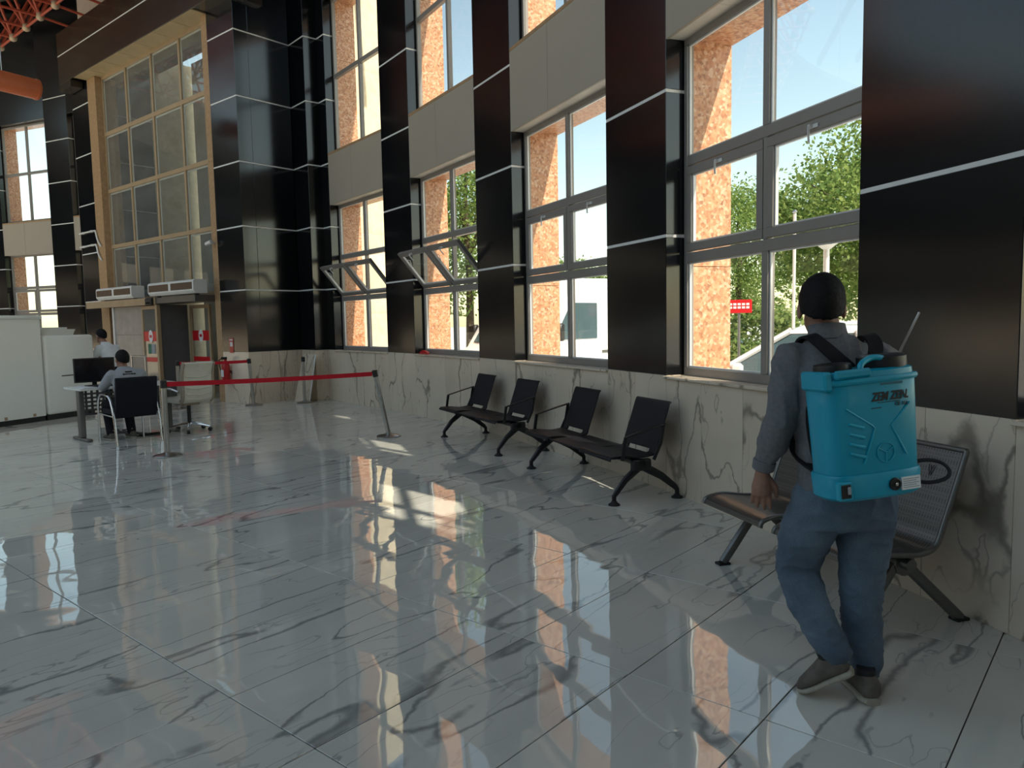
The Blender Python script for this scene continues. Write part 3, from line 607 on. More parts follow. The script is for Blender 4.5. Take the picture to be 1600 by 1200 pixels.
# nose to the left: local -x must point towards larger angle
car((3.7, 9.0, 0), R_(-21.7), M['carwhite'], 'white car parked outside the nearest window')
van((1.4, 14.6, 0), R_(45), 'white panel van parked outside the second window')
car(pol(38.6, 37.6), tang(37), M['carsilver'], 'silver car seen low through the third window')
lp = thing('lamp_post', 'white garden lamp with a cone shade, above the man\'s head', 'lamp', TR((4.9, 11.6, 0)))
mwl = MW[lp.name]
MB().tube([(0, 0, 0), (0, 0, 2.62)], 0.045, 12).build('pole', M['alu_l'], lp, mwl, smooth=40)
MB().lathe([(0.05, 2.56), (0.28, 2.74), (0.30, 2.76), (0.26, 2.80), (0.03, 2.82)], 20).build('shade', M['whiteplast'], lp, mwl, smooth=40)
fp = thing('flag_pole', 'thin white pole left of the garden lamp', 'pole', TR((5.2, 13.7, 0)))
MB().tube([(0, 0, 0), (0, 0, 3.4)], 0.03, 8).build('mast', M['alu_l'], fp, MW[fp.name], smooth=40); MB().lathe([(0.02, 3.4), (0.05, 3.43), (0.02, 3.47)], 8).build('finial', M['steel'], fp, MW[fp.name])
sg = thing('street_sign', 'small red sign among the bushes left of the mullion', 'sign', TR((4.17, 13.6, 0), R_(-16)))
mws = MW[sg.name]
MB().box(-0.22, 0.22, -0.02, 0.0, 1.62, 1.86).build('sign_board', M['red'], sg, mws, 0.004)
for i, z in enumerate((1.70, 1.76)):
    for k in range(5): MB().box(-0.18 + 0.075 * k, -0.125 + 0.075 * k, -0.024, -0.02, z, z + 0.04).build('lettering', M['paper'], sg, mws)
MB().tube([(0, 0.02, 0), (0, 0.02, 1.86)], 0.025, 8).build('post', M['greymetal'], sg, mws)
#__PART2__
# ------------------------------------------------------------------ waiting benches
def sheet(mb, prof, th, x0, x1):         # bent sheet: prof in (y, z)
    n = len(prof); nr = []
    for i in range(n):
        a, b = Vector(prof[max(i - 1, 0)]), Vector(prof[min(i + 1, n - 1)]); t = (b - a).normalized(); nr.append(Vector((-t.y, t.x)))
    mb.rings([[(x0, p[0] + q.x * th / 2, p[1] + q.y * th / 2), (x1, p[0] + q.x * th / 2, p[1] + q.y * th / 2), (x1, p[0] - q.x * th / 2, p[1] - q.y * th / 2), (x0, p[0] - q.x * th / 2, p[1] - q.y * th / 2)] for p, q in zip(prof, nr)])
    return mb
def smoothpath(pts, n=6):
    pts = [Vector(p) for p in pts]; out_ = []
    for i in range(len(pts) - 1):
        p0, p1, p2, p3 = pts[max(i - 1, 0)], pts[i], pts[i + 1], pts[min(i + 2, len(pts) - 1)]
        for k in range(n):
            t = k / n; out_.append(0.5 * ((2 * p1) + (p2 - p0) * t + (2 * p0 - 5 * p1 + 4 * p2 - p3) * t * t + (3 * p1 - p0 - 3 * p2 + p3) * t ** 3))
    return out_ + [pts[-1]]
def black_bench(t0, t1, label):
    mw, Lb = seg(t0, t1, 28.87); t = thing('waiting_bench', label, 'bench', mw, 'black benches along the window wall')
    sw = 0.56
    for x0 in (0.0, Lb - sw):
        s_ = empty('seat_unit', mw, t)
        (sheet(MB(), smoothpath([(-0.05, 0.375), (-0.03, 0.405), (0.1, 0.405), (0.24, 0.388), (0.37, 0.40)], 4), 0.014, x0, x0 + sw)).build('seat', M['seat_black'], s_, mw, 0.003, 40)
        (sheet(MB(), smoothpath([(0.40, 0.435), (0.44, 0.55), (0.50, 0.72), (0.535, 0.82), (0.555, 0.835)], 4), 0.014, x0 + 0.01, x0 + sw - 0.01)).build('backrest', M['seat_black'], s_, mw, 0.003, 40)
        for xx in (x0 + 0.01, x0 + sw - 0.11): (sheet(MB(), smoothpath([(0.365, 0.40), (0.39, 0.41), (0.402, 0.44)], 3), 0.014, xx, xx + 0.10)).build('back_bracket', M['seat_black'], s_, mw, 0, 40)
        xa = x0 - 0.012 if x0 < 0.3 else x0 + sw + 0.012
        MB().tube([(xa, 0.06, 0.375), (xa, 0.07, 0.45), (xa, 0.09, 0.565)], 0.013, 8, flat=(0.7, 1.4)).tube([(xa, 0.085, 0.565), (xa, 0.3, 0.62), (xa, 0.47, 0.66)], 0.014, 8, flat=(1.7, 0.6)).tube([(xa, 0.46, 0.66), (xa, 0.43, 0.5), (xa, 0.36, 0.36)], 0.013, 8, flat=(0.7, 1.4)).build('armrest', M['bench_black'], s_, mw, smooth=50)
        MB().box(x0 + 0.16, x0 + 0.40, 0.06, 0.34, 0.355, 0.392).build('seat_support', M['bench_black'], s_, mw, 0.006)
    (sheet(MB(), [(-0.03, 0.385), (0.1, 0.392), (0.40, 0.392), (0.42, 0.385)], 0.016, sw + 0.015, Lb - sw - 0.015)).build('side_table', M['seat_black'], t, mw, 0.004, 40)
    MB().tube([(0.0, 0.26, 0.335), (Lb, 0.26, 0.335)], 0.034, 14).build('beam', M['bench_black'], t, mw, smooth=40)
    for x in (0.03, Lb - 0.03):
        MB().box(x - 0.03, x + 0.03, 0.17, 0.35, 0.27, 0.37).build('hub', M['bench_black'], t, mw, 0.012)
        for sg_, y1 in ((-1, 0.0), (1, 0.62)):
            ya = 0.24 if sg_ < 0 else 0.29
            MB().tube([(x, ya, 0.30), (x, (ya + y1) / 2 + 0.01 * sg_, 0.205), (x, y1 - 0.02 * sg_, 0.10), (x, y1, 0.075), (x, y1, 0.02)], [0.034, 0.029, 0.024, 0.021, 0.019], 8, flat=(0.75, 1.1)).build('leg', M['bench_black'], t, mw, smooth=50)
            MB().lathe([(0.022, 0.035), (0.03, 0.022), (0.048, 0.012), (0.05, 0.0)], 16, (x, y1)).build('foot', M['rubber'], t, mw, smooth=40)
black_bench(25.2, 28.65, 'black two-seat bench with middle table, farther from the man')
black_bench(20.03, 23.6, 'black two-seat bench with middle table, nearer the man')
mw, Lb = seg(14.45, 17.1, 28.85); t = thing('steel_bench', 'grey perforated steel bench behind the man with the sprayer', 'bench', mw)
prof = smoothpath([(-0.10, 0.375), (-0.08, 0.41), (0.02, 0.428), (0.18, 0.405), (0.31, 0.40), (0.385, 0.44), (0.43, 0.55), (0.50, 0.74), (0.55, 0.88)], 5)
def perf():
    m, n, b = newmat('perforated_steel'); tc = N(n, 'TexCoord'); mp = N(n, 'Mapping'); mp.inputs['Scale'].default_value = (60, 60, 60); L(n, tc.outputs['Object'], mp.inputs[0])
    fr = N(n, 'VectorMath', operation='FRACTION'); L(n, mp.outputs[0], fr.inputs[0]); sb = N(n, 'VectorMath', operation='SUBTRACT'); sb.inputs[1].default_value = (0.5, 0.5, 0.5); L(n, fr.outputs[0], sb.inputs[0])
    sp = N(n, 'SeparateXYZ'); L(n, sb.outputs[0], sp.inputs[0])
    mn = math_(n, 'MINIMUM', math_(n, 'ABSOLUTE', sp.outputs[1]), math_(n, 'ABSOLUTE', sp.outputs[2])); r2 = math_(n, 'ADD', math_(n, 'POWER', math_(n, 'ABSOLUTE', sp.outputs[0]), 2.0), math_(n, 'POWER', mn, 2.0))
    hole = math_(n, 'LESS_THAN', r2, 0.035); mx = N(n, 'MixRGB'); L(n, hole, mx.inputs[0]); mx.inputs[1].default_value = (0.15, 0.145, 0.135, 1); mx.inputs[2].default_value = (0.08, 0.08, 0.075, 1)
    L(n, mx.outputs[0], b.inputs['Base Color']); b.inputs['Metallic'].default_value = 0.7; b.inputs['Roughness'].default_value = 0.32; return m
M['perf'] = perf()
sw = (Lb - 0.1) / 2
for x0 in (0.0, Lb - sw):
    s_ = empty('seat_unit', mw, t)
    (sheet(MB(), prof, 0.006, x0 + 0.02, x0 + sw - 0.02)).build('seat_shell', M['perf'], s_, mw, 0, 40)
    for xx in (x0 + 0.012, x0 + sw - 0.012): MB().tube([(xx, p.x, p.y) for p in prof], 0.014, 8).build('side_rim', M['bench_steel'], s_, mw, smooth=50)
    MB().tube([(x0 + 0.012, prof[-1].x, prof[-1].y), (x0 + sw - 0.012, prof[-1].x, prof[-1].y)], 0.014, 8).build('top_rim', M['bench_steel'], s_, mw, smooth=50)
    o_ = D.objects.new('cutout_letter', text_mesh('cutout_letter', 'V', 0.085, M['ink'], align='CENTER'))
    a = math.atan2(0.14, 0.05)
    link(o_, s_, mw @ Matrix.Translation((x0 + sw * 0.72, 0.487, 0.735)) @ Matrix.Rotation(a, 4, 'X') @ Matrix.Scale(0.7, 4, (1, 0, 0)))
MB().tube([(0.02, 0.25, 0.345), (Lb - 0.02, 0.25, 0.345)], 0.03, 14).build('beam', M['bench_steel'], t, mw, smooth=40)
for x in (0.10, Lb - 0.10):
    MB().tube([(x - 0.03, 0.26, 0.335), (x + 0.03, 0.26, 0.335)], 0.058, 16).build('hub', M['bench_steel'], t, mw, smooth=40)
    MB().tube([(x, 0.27, 0.39), (x, 0.1, 0.375), (x, -0.02, 0.372)], 0.022, 8).build('seat_arm', M['bench_steel'], t, mw, smooth=40)
    for y0, y1 in ((0.22, -0.02), (0.28, 0.63)):
        MB().tube([(x, y0, 0.33), (x, y1, 0.012)], 0.030, 8, flat=(0.85, 1.0)).build('leg', M['bench_steel'], t, mw, 0, 40)
        MB().box(x - 0.03, x + 0.03, y1 - 0.04, y1 + 0.04, 0, 0.014).build('foot', M['rubber'], t, mw, 0.003)

# ------------------------------------------------------------------ queue barriers
def stanchion(loc, label, lean=(0, 0), belt_to=None, bz=0.865):
    mw = TR((loc[0], loc[1], 0)); t = thing('queue_stanchion', label, 'barrier post', mw, 'belt barrier posts')
    MB().lathe([(0.165, 0.0), (0.165, 0.012), (0.15, 0.024), (0.06, 0.04), (0.035, 0.055)], 28).build('base', M['steel'], t, mw, smooth=35)
    top = Vector((lean[0], lean[1], 0.90)); ax = top.normalized()
    MB().tube([(0, 0, 0.03), top * 0.93], 0.031, 16).build('pole', M['steel'], t, mw, smooth=40)
    MB().tube([top * 0.92, top * 1.02], 0.037, 16).build('cassette', M['dark'], t, mw, 0, 40); MB().tube([top * 1.02, top * 1.03], [0.036, 0.02], 16).build('cap', M['steel'], t, mw, smooth=40)
    if belt_to:
        a = top * 0.97; b = Vector(belt_to) - Vector((loc[0], loc[1], 0)); d = (b - a).normalized()
        pts = [a + (b - a) * k / 12 + Vector((0, 0, -0.012 * math.sin(math.pi * k / 12))) for k in range(13)]
        pts[0] = a + d * 0.035; pts[-1] = b - d * 0.035
        MB().ribbon(pts, Vector((0, 0, 1)), 0.029, 0.0012).build('belt', M['belt'], t, mw)
    return top
S2 = (-1.71, 10.13); S2lean = (-0.16, -0.02)
stanchion((-4.18, 8.88), 'steel barrier post nearest the camera, holding the long red belt', (0, 0), (S2[0] + S2lean[0], S2[1] + S2lean[1], 0.87))
stanchion(S2, 'leaning steel barrier post at the right end of the long belt', S2lean)
stanchion((-6.35, 14.1), 'steel barrier post behind the ivory office chair', (0, 0), (-5.08 - 0.05, 14.5, 0.87))
stanchion((-5.08, 14.52), 'steel barrier post in front of the portal corner, end of the short belt', (-0.05, -0.02))
stanchion((-4.15, 14.78), 'steel barrier post without a belt, before the leaning slab')

# ------------------------------------------------------------------ people
def frame_limb(mb, pts, rad_, seg_=14):
    """tapered limb with rounded ends; rad_ = [(rx, ry)] or floats"""
    pts = [Vector(p) for p in pts]; d0 = (pts[0] - pts[1]).normalized(); d1 = (pts[-1] - pts[-2]).normalized()
    r0 = rad_[0]; r1 = rad_[-1]
    P = [pts[0] + d0 * r0 * 0.9, pts[0] + d0 * r0 * 0.6] + pts + [pts[-1] + d1 * r1 * 0.6, pts[-1] + d1 * r1 * 0.9]
    Rr = [r0 * 0.35, r0 * 0.8] + list(rad_) + [r1 * 0.8, r1 * 0.35]
    mb.tube(P, Rr, seg_); return mb
def torso_rings(mb, rings_, seg_=24):    # (x, y, z, rx, ry)
    rg = []
    for (x, y, z, rx, ry) in rings_:
        ring = []
        for k in range(seg_):
            a = 2 * math.pi * k / seg_; c, s_ = math.cos(a), math.sin(a)
            ring.append((x + rx * math.copysign(abs(c) ** 0.85, c), y + ry * math.copysign(abs(s_) ** 0.85, s_), z))
        rg.append(ring)
    mb.rings(rg); return mb
def blob(name, mb, mat, parent, mw, voxel, smooth=4, wr=0.0, wscale=6.0, stretch=(1, 1, 1)):
    me = mb.mesh(name + '_src'); ob = D.objects.new('tmp', me)
    rm = ob.modifiers.new('r', 'REMESH'); rm.mode = 'VOXEL'; rm.voxel_size = voxel
    sm = ob.modifiers.new('s', 'SMOOTH'); sm.factor = 0.5; sm.iterations = smooth
    m2 = evaluated_mesh(ob); D.objects.remove(ob); D.meshes.remove(me)
    if wr:
        nv = len(m2.vertices); co = np.empty(nv * 3, 'f'); no = np.empty(nv * 3, 'f')
        m2.vertices.foreach_get('co', co); m2.vertices.foreach_get('normal', no); co = co.reshape(-1, 3); no = no.reshape(-1, 3); amp = np.empty((nv, 1), 'f')
        for i in range(nv):
            p = Vector((co[i, 0] * stretch[0], co[i, 1] * stretch[1], co[i, 2] * stretch[2])) * wscale
            r_ = 1 - abs(noise.noise(p * 1.7 + Vector((5, 2, 9)))) * 2
            amp[i, 0] = 0.6 * noise.noise(p) + 0.6 * max(0, r_) ** 3
        m2.vertices.foreach_set('co', (co + no * wr * amp).ravel())
    m2.polygons.foreach_set('use_smooth', [True] * len(m2.polygons)); m2.materials.clear(); m2.materials.append(mat); m2.name = name; m2.update()
    return inst(name, m2, parent, mw)
def head(mb, c, yaw, tilt=(0, 0), s=1.0):
    c = Vector(c); Rm = Matrix.Rotation(yaw, 3, 'Z') @ Matrix.Rotation(tilt[0], 3, 'X')
    def E(off, r, n=16, m=10):
        rg = []
        for i in range(1, m):
            a = math.pi * i / m - math.pi / 2
            rg.append([c + Rm @ (Vector((off[0] + r[0] * math.cos(a) * math.cos(2 * math.pi * k / n), off[1] + r[1] * math.cos(a) * math.sin(2 * math.pi * k / n), off[2] + r[2] * math.sin(a))) * s) for k in range(n)])
        mb.rings(rg)
    E((0, -0.01, 0.03), (0.078, 0.098, 0.098)); E((0, 0.025, -0.045), (0.062, 0.068, 0.08)); E((0, 0.055, -0.095), (0.036, 0.034, 0.032))
    E((0, 0.098, -0.018), (0.014, 0.022, 0.03)); E((0, 0.092, -0.068), (0.024, 0.012, 0.008))                 # nose, lips
    for sx in (-1, 1):
        E((sx * 0.031, 0.082, 0.012), (0.018, 0.012, 0.010)); E((sx * 0.034, 0.086, 0.028), (0.02, 0.01, 0.006))
        E((sx * 0.082, -0.005, -0.012), (0.011, 0.022, 0.034))                                                    # ears
def hair_cap(mb, c, yaw, s=1.0, low=-0.012):
    c = Vector(c); Rm = Matrix.Rotation(yaw, 3, 'Z'); rg = []; n = 28
    for i in range(0, 12):
        f = i / 11; rg_ = []
        for k in range(n):
            a = 2 * math.pi * k / n; front = max(0, math.sin(a)); zlow = low - 0.038 * max(0, -math.sin(a)) + 0.085 * front ** 0.7
            z = zlow + (0.137 - zlow) * math.sin(f * math.pi / 2); q = max(0.0, 1 - ((z - 0.03) / 0.1085) ** 2) if z > 0.03 else 1 - 0.35 * ((0.03 - z) / 0.1) ** 2
            q = math.sqrt(max(q, 0.004)); rg_.append(c + Rm @ (Vector((0.085 * q * math.cos(a), -0.012 + 0.107 * q * math.sin(a), z)) * s))
        rg.append(rg_)
    mb.rings(rg)
def hand(mb, wrist, d, palm_n, side, curl=0.5, r=1.0):
    """wrist point, direction of the fingers, palm normal, thumb side vector"""
    w_ = Vector(wrist); d = Vector(d).normalized(); nrm = Vector(palm_n).normalized(); sd = Vector(side).normalized(); d0 = d
    mb.tube([w_ - d * 0.02, w_ + d * 0.03, w_ + d * 0.065, w_ + d * 0.095], [0.026 * r, 0.033 * r, 0.040 * r, 0.036 * r], 12, flat=None)
    for i, (off, ln) in enumerate(((0.031, 0.072), (0.011, 0.082), (-0.010, 0.076), (-0.029, 0.06))):
        b = w_ + d0 * 0.085 + sd * off; c = curl * (1 + 0.25 * i); d = (d0 + sd * off * 4).normalized()
        p1 = b + (d * math.cos(c * 0.5) + nrm * math.sin(c * 0.5)) * ln * 0.45; p2 = p1 + (d * math.cos(c * 1.1) + nrm * math.sin(c * 1.1)) * ln * 0.32; p3 = p2 + (d * math.cos(c * 1.7) + nrm * math.sin(c * 1.7)) * ln * 0.26
        frame_limb(mb, [b - d * 0.03, b, p1, p2, p3], [0.010 * r, 0.0105 * r, 0.0095 * r, 0.0085 * r, 0.0072 * r], 8)
    d = d0; b = w_ + d * 0.028 + sd * 0.028; p1 = b + (d * 0.75 + sd * 0.6 + nrm * 0.25).normalized() * 0.04; p2 = p1 + (d * 0.95 + sd * 0.2 + nrm * 0.35).normalized() * 0.032; p3 = p2 + (d + nrm * 0.3).normalized() * 0.02
    frame_limb(mb, [b - sd * 0.015, b, p1, p2, p3], [0.014 * r, 0.0145 * r, 0.012 * r, 0.0105 * r, 0.0085 * r], 8)
def shoe(heel, toe, up, name, parent, mw, w_=0.048, lift=0.0):
    heel = Vector(heel); toe = Vector(toe); d = (toe - heel); Ls = d.length; d.normalize(); up = Vector(up); up = (up - d * up.dot(d)).normalized(); sd = d.cross(up)
    o = empty(name, mw, parent); n = 16
    def sec(tk, hw, z0, z1):
        r = []
        for k in range(n):
            a = 2 * math.pi * k / n; c, s_ = math.cos(a), math.sin(a)
            r.append(heel + d * (tk * Ls) + sd * hw * math.copysign(abs(c) ** 0.7, c) + up * (z0 + (z1 - z0) * (0.5 + 0.5 * math.copysign(abs(s_) ** 0.7, s_))))
        return r
    MB().rings([sec(-0.03, w_ * 0.55, 0.03, 0.07), sec(0.02, w_ * 0.8, 0.02, 0.10), sec(0.18, w_ * 0.85, 0.02, 0.115), sec(0.36, w_ * 0.86, 0.02, 0.105), sec(0.55, w_ * 0.95, 0.02, 0.085), sec(0.75, w_ * 1.0, 0.02, 0.066), sec(0.92, w_ * 0.8, 0.02, 0.052), sec(1.0, w_ * 0.4, 0.022, 0.04)]).build('upper', M['suede'], o, mw, 0, 50)
    MB().rings([sec(-0.05, w_ * 0.6, 0.0, 0.028), sec(0.05, w_ * 0.92, 0.0, 0.03), sec(0.3, w_ * 0.9, 0.0, 0.028), sec(0.6, w_ * 1.04, 0.0, 0.026), sec(0.85, w_ * 1.0, 0.0, 0.026), sec(1.02, w_ * 0.5, 0.004, 0.03)]).build('sole', M['sole'], o, mw, 0, 50)
    MB().tube([heel + d * 0.2 * Ls + up * 0.085, heel + d * 0.2 * Ls + up * 0.125], [w_ * 0.8, w_ * 0.72], 12).build('sock', M['rubber'], o, mw, smooth=40)
    return o

# --- the man with the sprayer, seen from behind; x right, y away from the camera
mwm = TR((1.36, 2.95, 0)); man = thing('person', 'person in grey shirt and jeans walking with a turquoise backpack sprayer', 'person', mwm)
HC = (-0.118, 0.03, 1.575)
shL, elL, wrL = (-0.235, 0.02, 1.37), (-0.285, -0.01, 1.13), (-0.335, 0.06, 0.905)
shR, elR, wrR = (0.125, 0.04, 1.365), (0.225, 0.10, 1.12), (0.24, 0.33, 1.14)
hpL, knL, anL = (-0.115, 0.0, 0.80), (-0.175, 0.10, 0.48), (-0.085, -0.075, 0.205)
hpR, knR, anR = (0.075, 0.02, 0.80), (0.062, 0.03, 0.43), (0.075, 0.0, 0.09)
b = MB(); head(b, HC, R_(-14))
frame_limb(b, [(-0.09, 0.01, 1.36), (-0.10, 0.02, 1.46), (-0.112, 0.02, 1.52)], [0.07, 0.058, 0.056])
torso_rings(b, [(-0.02, 0, 0.78, 0.13, 0.08), (-0.02, 0, 0.92, 0.135, 0.085), (-0.04, 0, 1.1, 0.14, 0.085), (-0.055, 0.0, 1.28, 0.155, 0.085), (-0.065, 0.0, 1.37, 0.12, 0.07), (-0.08, 0.0, 1.41, 0.07, 0.05)])
for s_, e_, w_ in ((shL, elL, wrL), (shR, elR, wrR)): frame_limb(b, [s_, e_, w_], [0.042, 0.036, 0.026])
for h_, k_, a_ in ((hpL, knL, anL), (hpR, knR, anR)): frame_limb(b, [h_, k_, a_], [0.07, 0.048, 0.034])
hand(b, (-0.336, 0.062, 0.905), (-0.02, 0.10, -1), (0.35, 0.9, 0.0), (0.92, -0.35, 0.0), 0.26, 1.05)
hand(b, (0.24, 0.34, 1.14), (0.1, 1, 0.2), (-1, 0.1, 0), (0, 0.1, 1), 1.2, 1.0)
blob('body', b, M['skin'], man, mwm, 0.0048, 3)
b = MB(); hair_cap(b, HC, R_(-14), 1.02); blob('hair', b, M['hair'], man, mwm, 0.007, 3, 0.003, 40)
b = MB()
torso_rings(b, [(-0.015, 0.0, 0.845, 0.195, 0.125), (-0.02, 0.0, 0.90, 0.190, 0.125), (-0.035, -0.005, 1.03, 0.180, 0.12), (-0.05, -0.01, 1.18, 0.188, 0.122), (-0.058, -0.01, 1.29, 0.192, 0.12), (-0.062, 0.0, 1.37, 0.175, 0.10), (-0.075, 0.005, 1.425, 0.125, 0.078), (-0.09, 0.01, 1.465, 0.07, 0.062)])
frame_limb(b, [shL, (-0.262, 0.0, 1.25), elL, (-0.31, 0.03, 1.03), (-0.33, 0.05, 0.965)], [0.072, 0.068, 0.064, 0.058, 0.045])
frame_limb(b, [shR, (0.185, 0.07, 1.25), elR, (0.235, 0.2, 1.125), (0.24, 0.31, 1.138)], [0.072, 0.068, 0.06, 0.052, 0.042])
blob('shirt', b, M['shirt'], man, mwm, 0.008, 5, 0.013, 8.0, (1, 1, 0.5))
b = MB(); rg = []
for z, rx, ry, dy in ((1.445, 0.083, 0.072, 0.0), (1.475, 0.074, 0.068, 0.005), (1.505, 0.071, 0.066, 0.012), (1.50, 0.064, 0.06, 0.012), (1.455, 0.066, 0.06, 0.0)):
    rg.append([(-0.097 + 0.006 * (z - 1.44) * -10 + rx * math.cos(2 * math.pi * k / 24), 0.01 + dy + ry * math.sin(2 * math.pi * k / 24), z - 0.012 * math.sin(2 * math.pi * k / 24)) for k in range(24)])
b.rings(rg); b.build('collar', M['shirt'], man, mwm, 0, 40)
for p, q in (((-0.331, 0.05, 0.96), (-0.336, 0.06, 0.918)),):
    MB().tube([p, q], [0.047, 0.044], 16).build('cuff', M['shirt'], man, mwm, 0.004, 40)
b = MB()
torso_rings(b, [(-0.02, 0.0, 0.70, 0.185, 0.12), (-0.02, -0.005, 0.78, 0.195, 0.135), (-0.018, 0.0, 0.86, 0.188, 0.125), (-0.016, 0, 0.90, 0.175, 0.11)])
frame_limb(b, [hpL, (-0.155, 0.06, 0.64), knL, (-0.16, 0.02, 0.37), (-0.115, -0.05, 0.26), anL], [0.115, 0.105, 0.088, 0.078, 0.07, 0.062], 18)
frame_limb(b, [hpR, (0.07, 0.025, 0.62), knR, (0.066, 0.02, 0.28), (0.074, 0.005, 0.16), (0.076, 0.0, 0.10)], [0.115, 0.102, 0.082, 0.076, 0.066, 0.060], 18)
blob('jeans', b, M['denim'], man, mwm, 0.008, 5, 0.011, 7.0, (0.8, 0.8, 1.6))
shoe((-0.03, -0.105, 0.118), (-0.195, -0.02, 0.003), (-0.35, 0.15, 1), 'shoe', man, mwm, 0.05)
shoe((0.045, -0.12, 0.0), (0.045, 0.16, 0.0), (0, 0, 1), 'shoe', man, mwm, 0.05)

# --- backpack sprayer
sp = thing('backpack_sprayer', 'turquoise backpack sprayer tank with black caps on the man\'s back', 'sprayer', mwm @ Matrix.Translation((-0.06, -0.24, 0.9)))
mt = mwm @ Matrix.Translation((-0.055, -0.245, 0.885)) @ Matrix.Rotation(R_(11), 4, 'Z') @ Matrix.Rotation(R_(-4), 4, 'Y') @ Matrix.Rotation(R_(-2), 4, 'X')
def rr(wx, wy, z, p=3.6, n=48, cx=0, cy=0):
    out_ = []
    for k in range(n):
        a = 2 * math.pi * k / n; c, s_ = math.cos(a), math.sin(a); out_.append((cx + wx * math.copysign(abs(c) ** (2 / p), c), cy + wy * math.copysign(abs(s_) ** (2 / p), s_), z))
    return out_
MB().rings([rr(0.178, 0.092, 0.075), rr(0.182, 0.096, 0.095), rr(0.184, 0.098, 0.2), rr(0.188, 0.10, 0.34), rr(0.19, 0.10, 0.42), rr(0.184, 0.096, 0.428)]).build('tank', M['teal'], sp, mt, 0, 40)
MB().rings([rr(0.172, 0.088, 0.0), rr(0.186, 0.10, 0.012), rr(0.19, 0.104, 0.085), rr(0.186, 0.10, 0.095)]).build('base_skirt', M['teal'], sp, mt, 0, 40)
MB().rings([rr(0.196, 0.106, 0.418), rr(0.20, 0.11, 0.424), rr(0.20, 0.11, 0.432), rr(0.196, 0.106, 0.438)]).build('rim', M['teal'], sp, mt, 0, 40)
MB().rings([rr(0.186, 0.096, 0.436), rr(0.184, 0.094, 0.458), rr(0.172, 0.082, 0.464)]).build('top_deck', M['teal'], sp, mt, 0, 40)
MB().box(-0.20, -0.165, -0.09, 0.06, 0.40, 0.47).build('corner_lug', M['teal'], sp, mt, 0.008)
MB().box(-0.165, -0.02, -0.105, -0.085, 0.44, 0.472).build('front_lip', M['teal'], sp, mt, 0.008)
MB().lathe([(0.064, 0.455), (0.066, 0.478), (0.064, 0.49), (0.05, 0.493)], 24, (-0.105, 0.0)).build('small_cap', M['dark'], sp, mt, smooth=40)
MB().lathe([(0.082, 0.455), (0.085, 0.47), (0.085, 0.50), (0.07, 0.508)], 28, (0.095, 0.0)).build('filler_cap', M['dark'], sp, mt, smooth=40)
MB().tube(smoothpath([(-0.045, -0.075, 0.45), (-0.04, -0.07, 0.482), (0.0, -0.06, 0.50), (0.03, -0.06, 0.503), (0.06, -0.06, 0.495)], 5), 0.011, 10).build('carry_handle', M['teal_l'], sp, mt, smooth=50)
def ridge(name, pts, r=0.0035):
    MB().tube(pts, r, 6).build(name, M['teal_l'], sp, mt, smooth=50)
yb = -0.0985
ridge('left_emboss', [(-0.13, yb - 0.001, 0.335), (-0.03, yb - 0.002, 0.265), (-0.022, yb - 0.002, 0.255), (-0.07, yb - 0.001, 0.135)])
ridge('right_emboss', [(0.125, yb + 0.001, 0.335), (0.045, yb - 0.001, 0.26), (0.10, yb - 0.001, 0.15)])
ridge('ring_emblem', [(0.018 + 0.035 * math.cos(a * math.pi / 10), yb - 0.0015, 0.165 + 0.035 * math.sin(a * math.pi / 10)) for a in range(21)], 0.0022)
for a in (0, 2.09, 4.19): ridge('ring_spoke', [(0.018, yb - 0.0015, 0.165), (0.018 + 0.034 * math.cos(a + 0.5), yb - 0.0015, 0.165 + 0.034 * math.sin(a + 0.5))], 0.0018)
for k in range(4): MB().tube([(-0.12, yb + 0.0015, 0.28 - 0.035 * k), (-0.065, yb - 0.001, 0.262 - 0.035 * k)], [0.005, 0.007], 8).build('grip_rib', M['teal_l'], sp, mt, smooth=50)
for k in range(9): MB().lathe([(0.002, -0.007), (0.006, -0.004), (0.007, 0), (0.006, 0.004), (0.002, 0.007)], 8, (0.186, -0.02)).build('side_bump', M['teal_l'], sp, mt @ Matrix.Translation((0, 0, 0.14 + 0.032 * k)), smooth=60)
def text(name, body, size, loc, mat, shear=0.0, bold=0.0, sx=1.0):
    o = D.objects.new(name, text_mesh(name, body, size, mat, shear, bold)); return link(o, sp, mt @ Matrix.Translation(loc) @ Matrix.Rotation(R_(90), 4, 'X') @ Matrix.Scale(sx, 4, (1, 0, 0)))
text('brand_lettering', 'ZEM ZEN.', 0.042, (-0.028, yb - 0.003, 0.352), M['ink'], 0.25, 0.0016, 0.8)
text('capacity_lettering', 'CE 16L', 0.018, (0.062, yb - 0.003, 0.328), M['ink'], 0.1, 0.0003)
MB().box(-0.005, 0.085, yb - 0.002, yb, 0.343, 0.3455).build('printed_line', M['ink'], sp, mt); MB().box(-0.03, 0.01, yb - 0.002, yb, 0.325, 0.328).build('printed_line', M['ink'], sp, mt)
MB().box(0.01, 0.10, yb - 0.0015, yb, 0.405, 0.413).build('faded_print', M['fadeink'], sp, mt)
yk = -0.104
MB().box(-0.183, -0.128, yk - 0.004, yk + 0.02, 0.012, 0.078).build('switch_frame', M['teal_l'], sp, mt, 0.004); MB().box(-0.175, -0.136, yk - 0.007, yk, 0.02, 0.07).build('switch_panel', M['dark'], sp, mt, 0.003); MB().box(-0.152, -0.140, yk - 0.012, yk, 0.035, 0.062).build('switch_rocker', M['greyprint'], sp, mt, 0.002)
mo = mt @ Matrix.Translation((0.042, yk - 0.001, 0.048)) @ Matrix.Rotation(R_(90), 4, 'X')
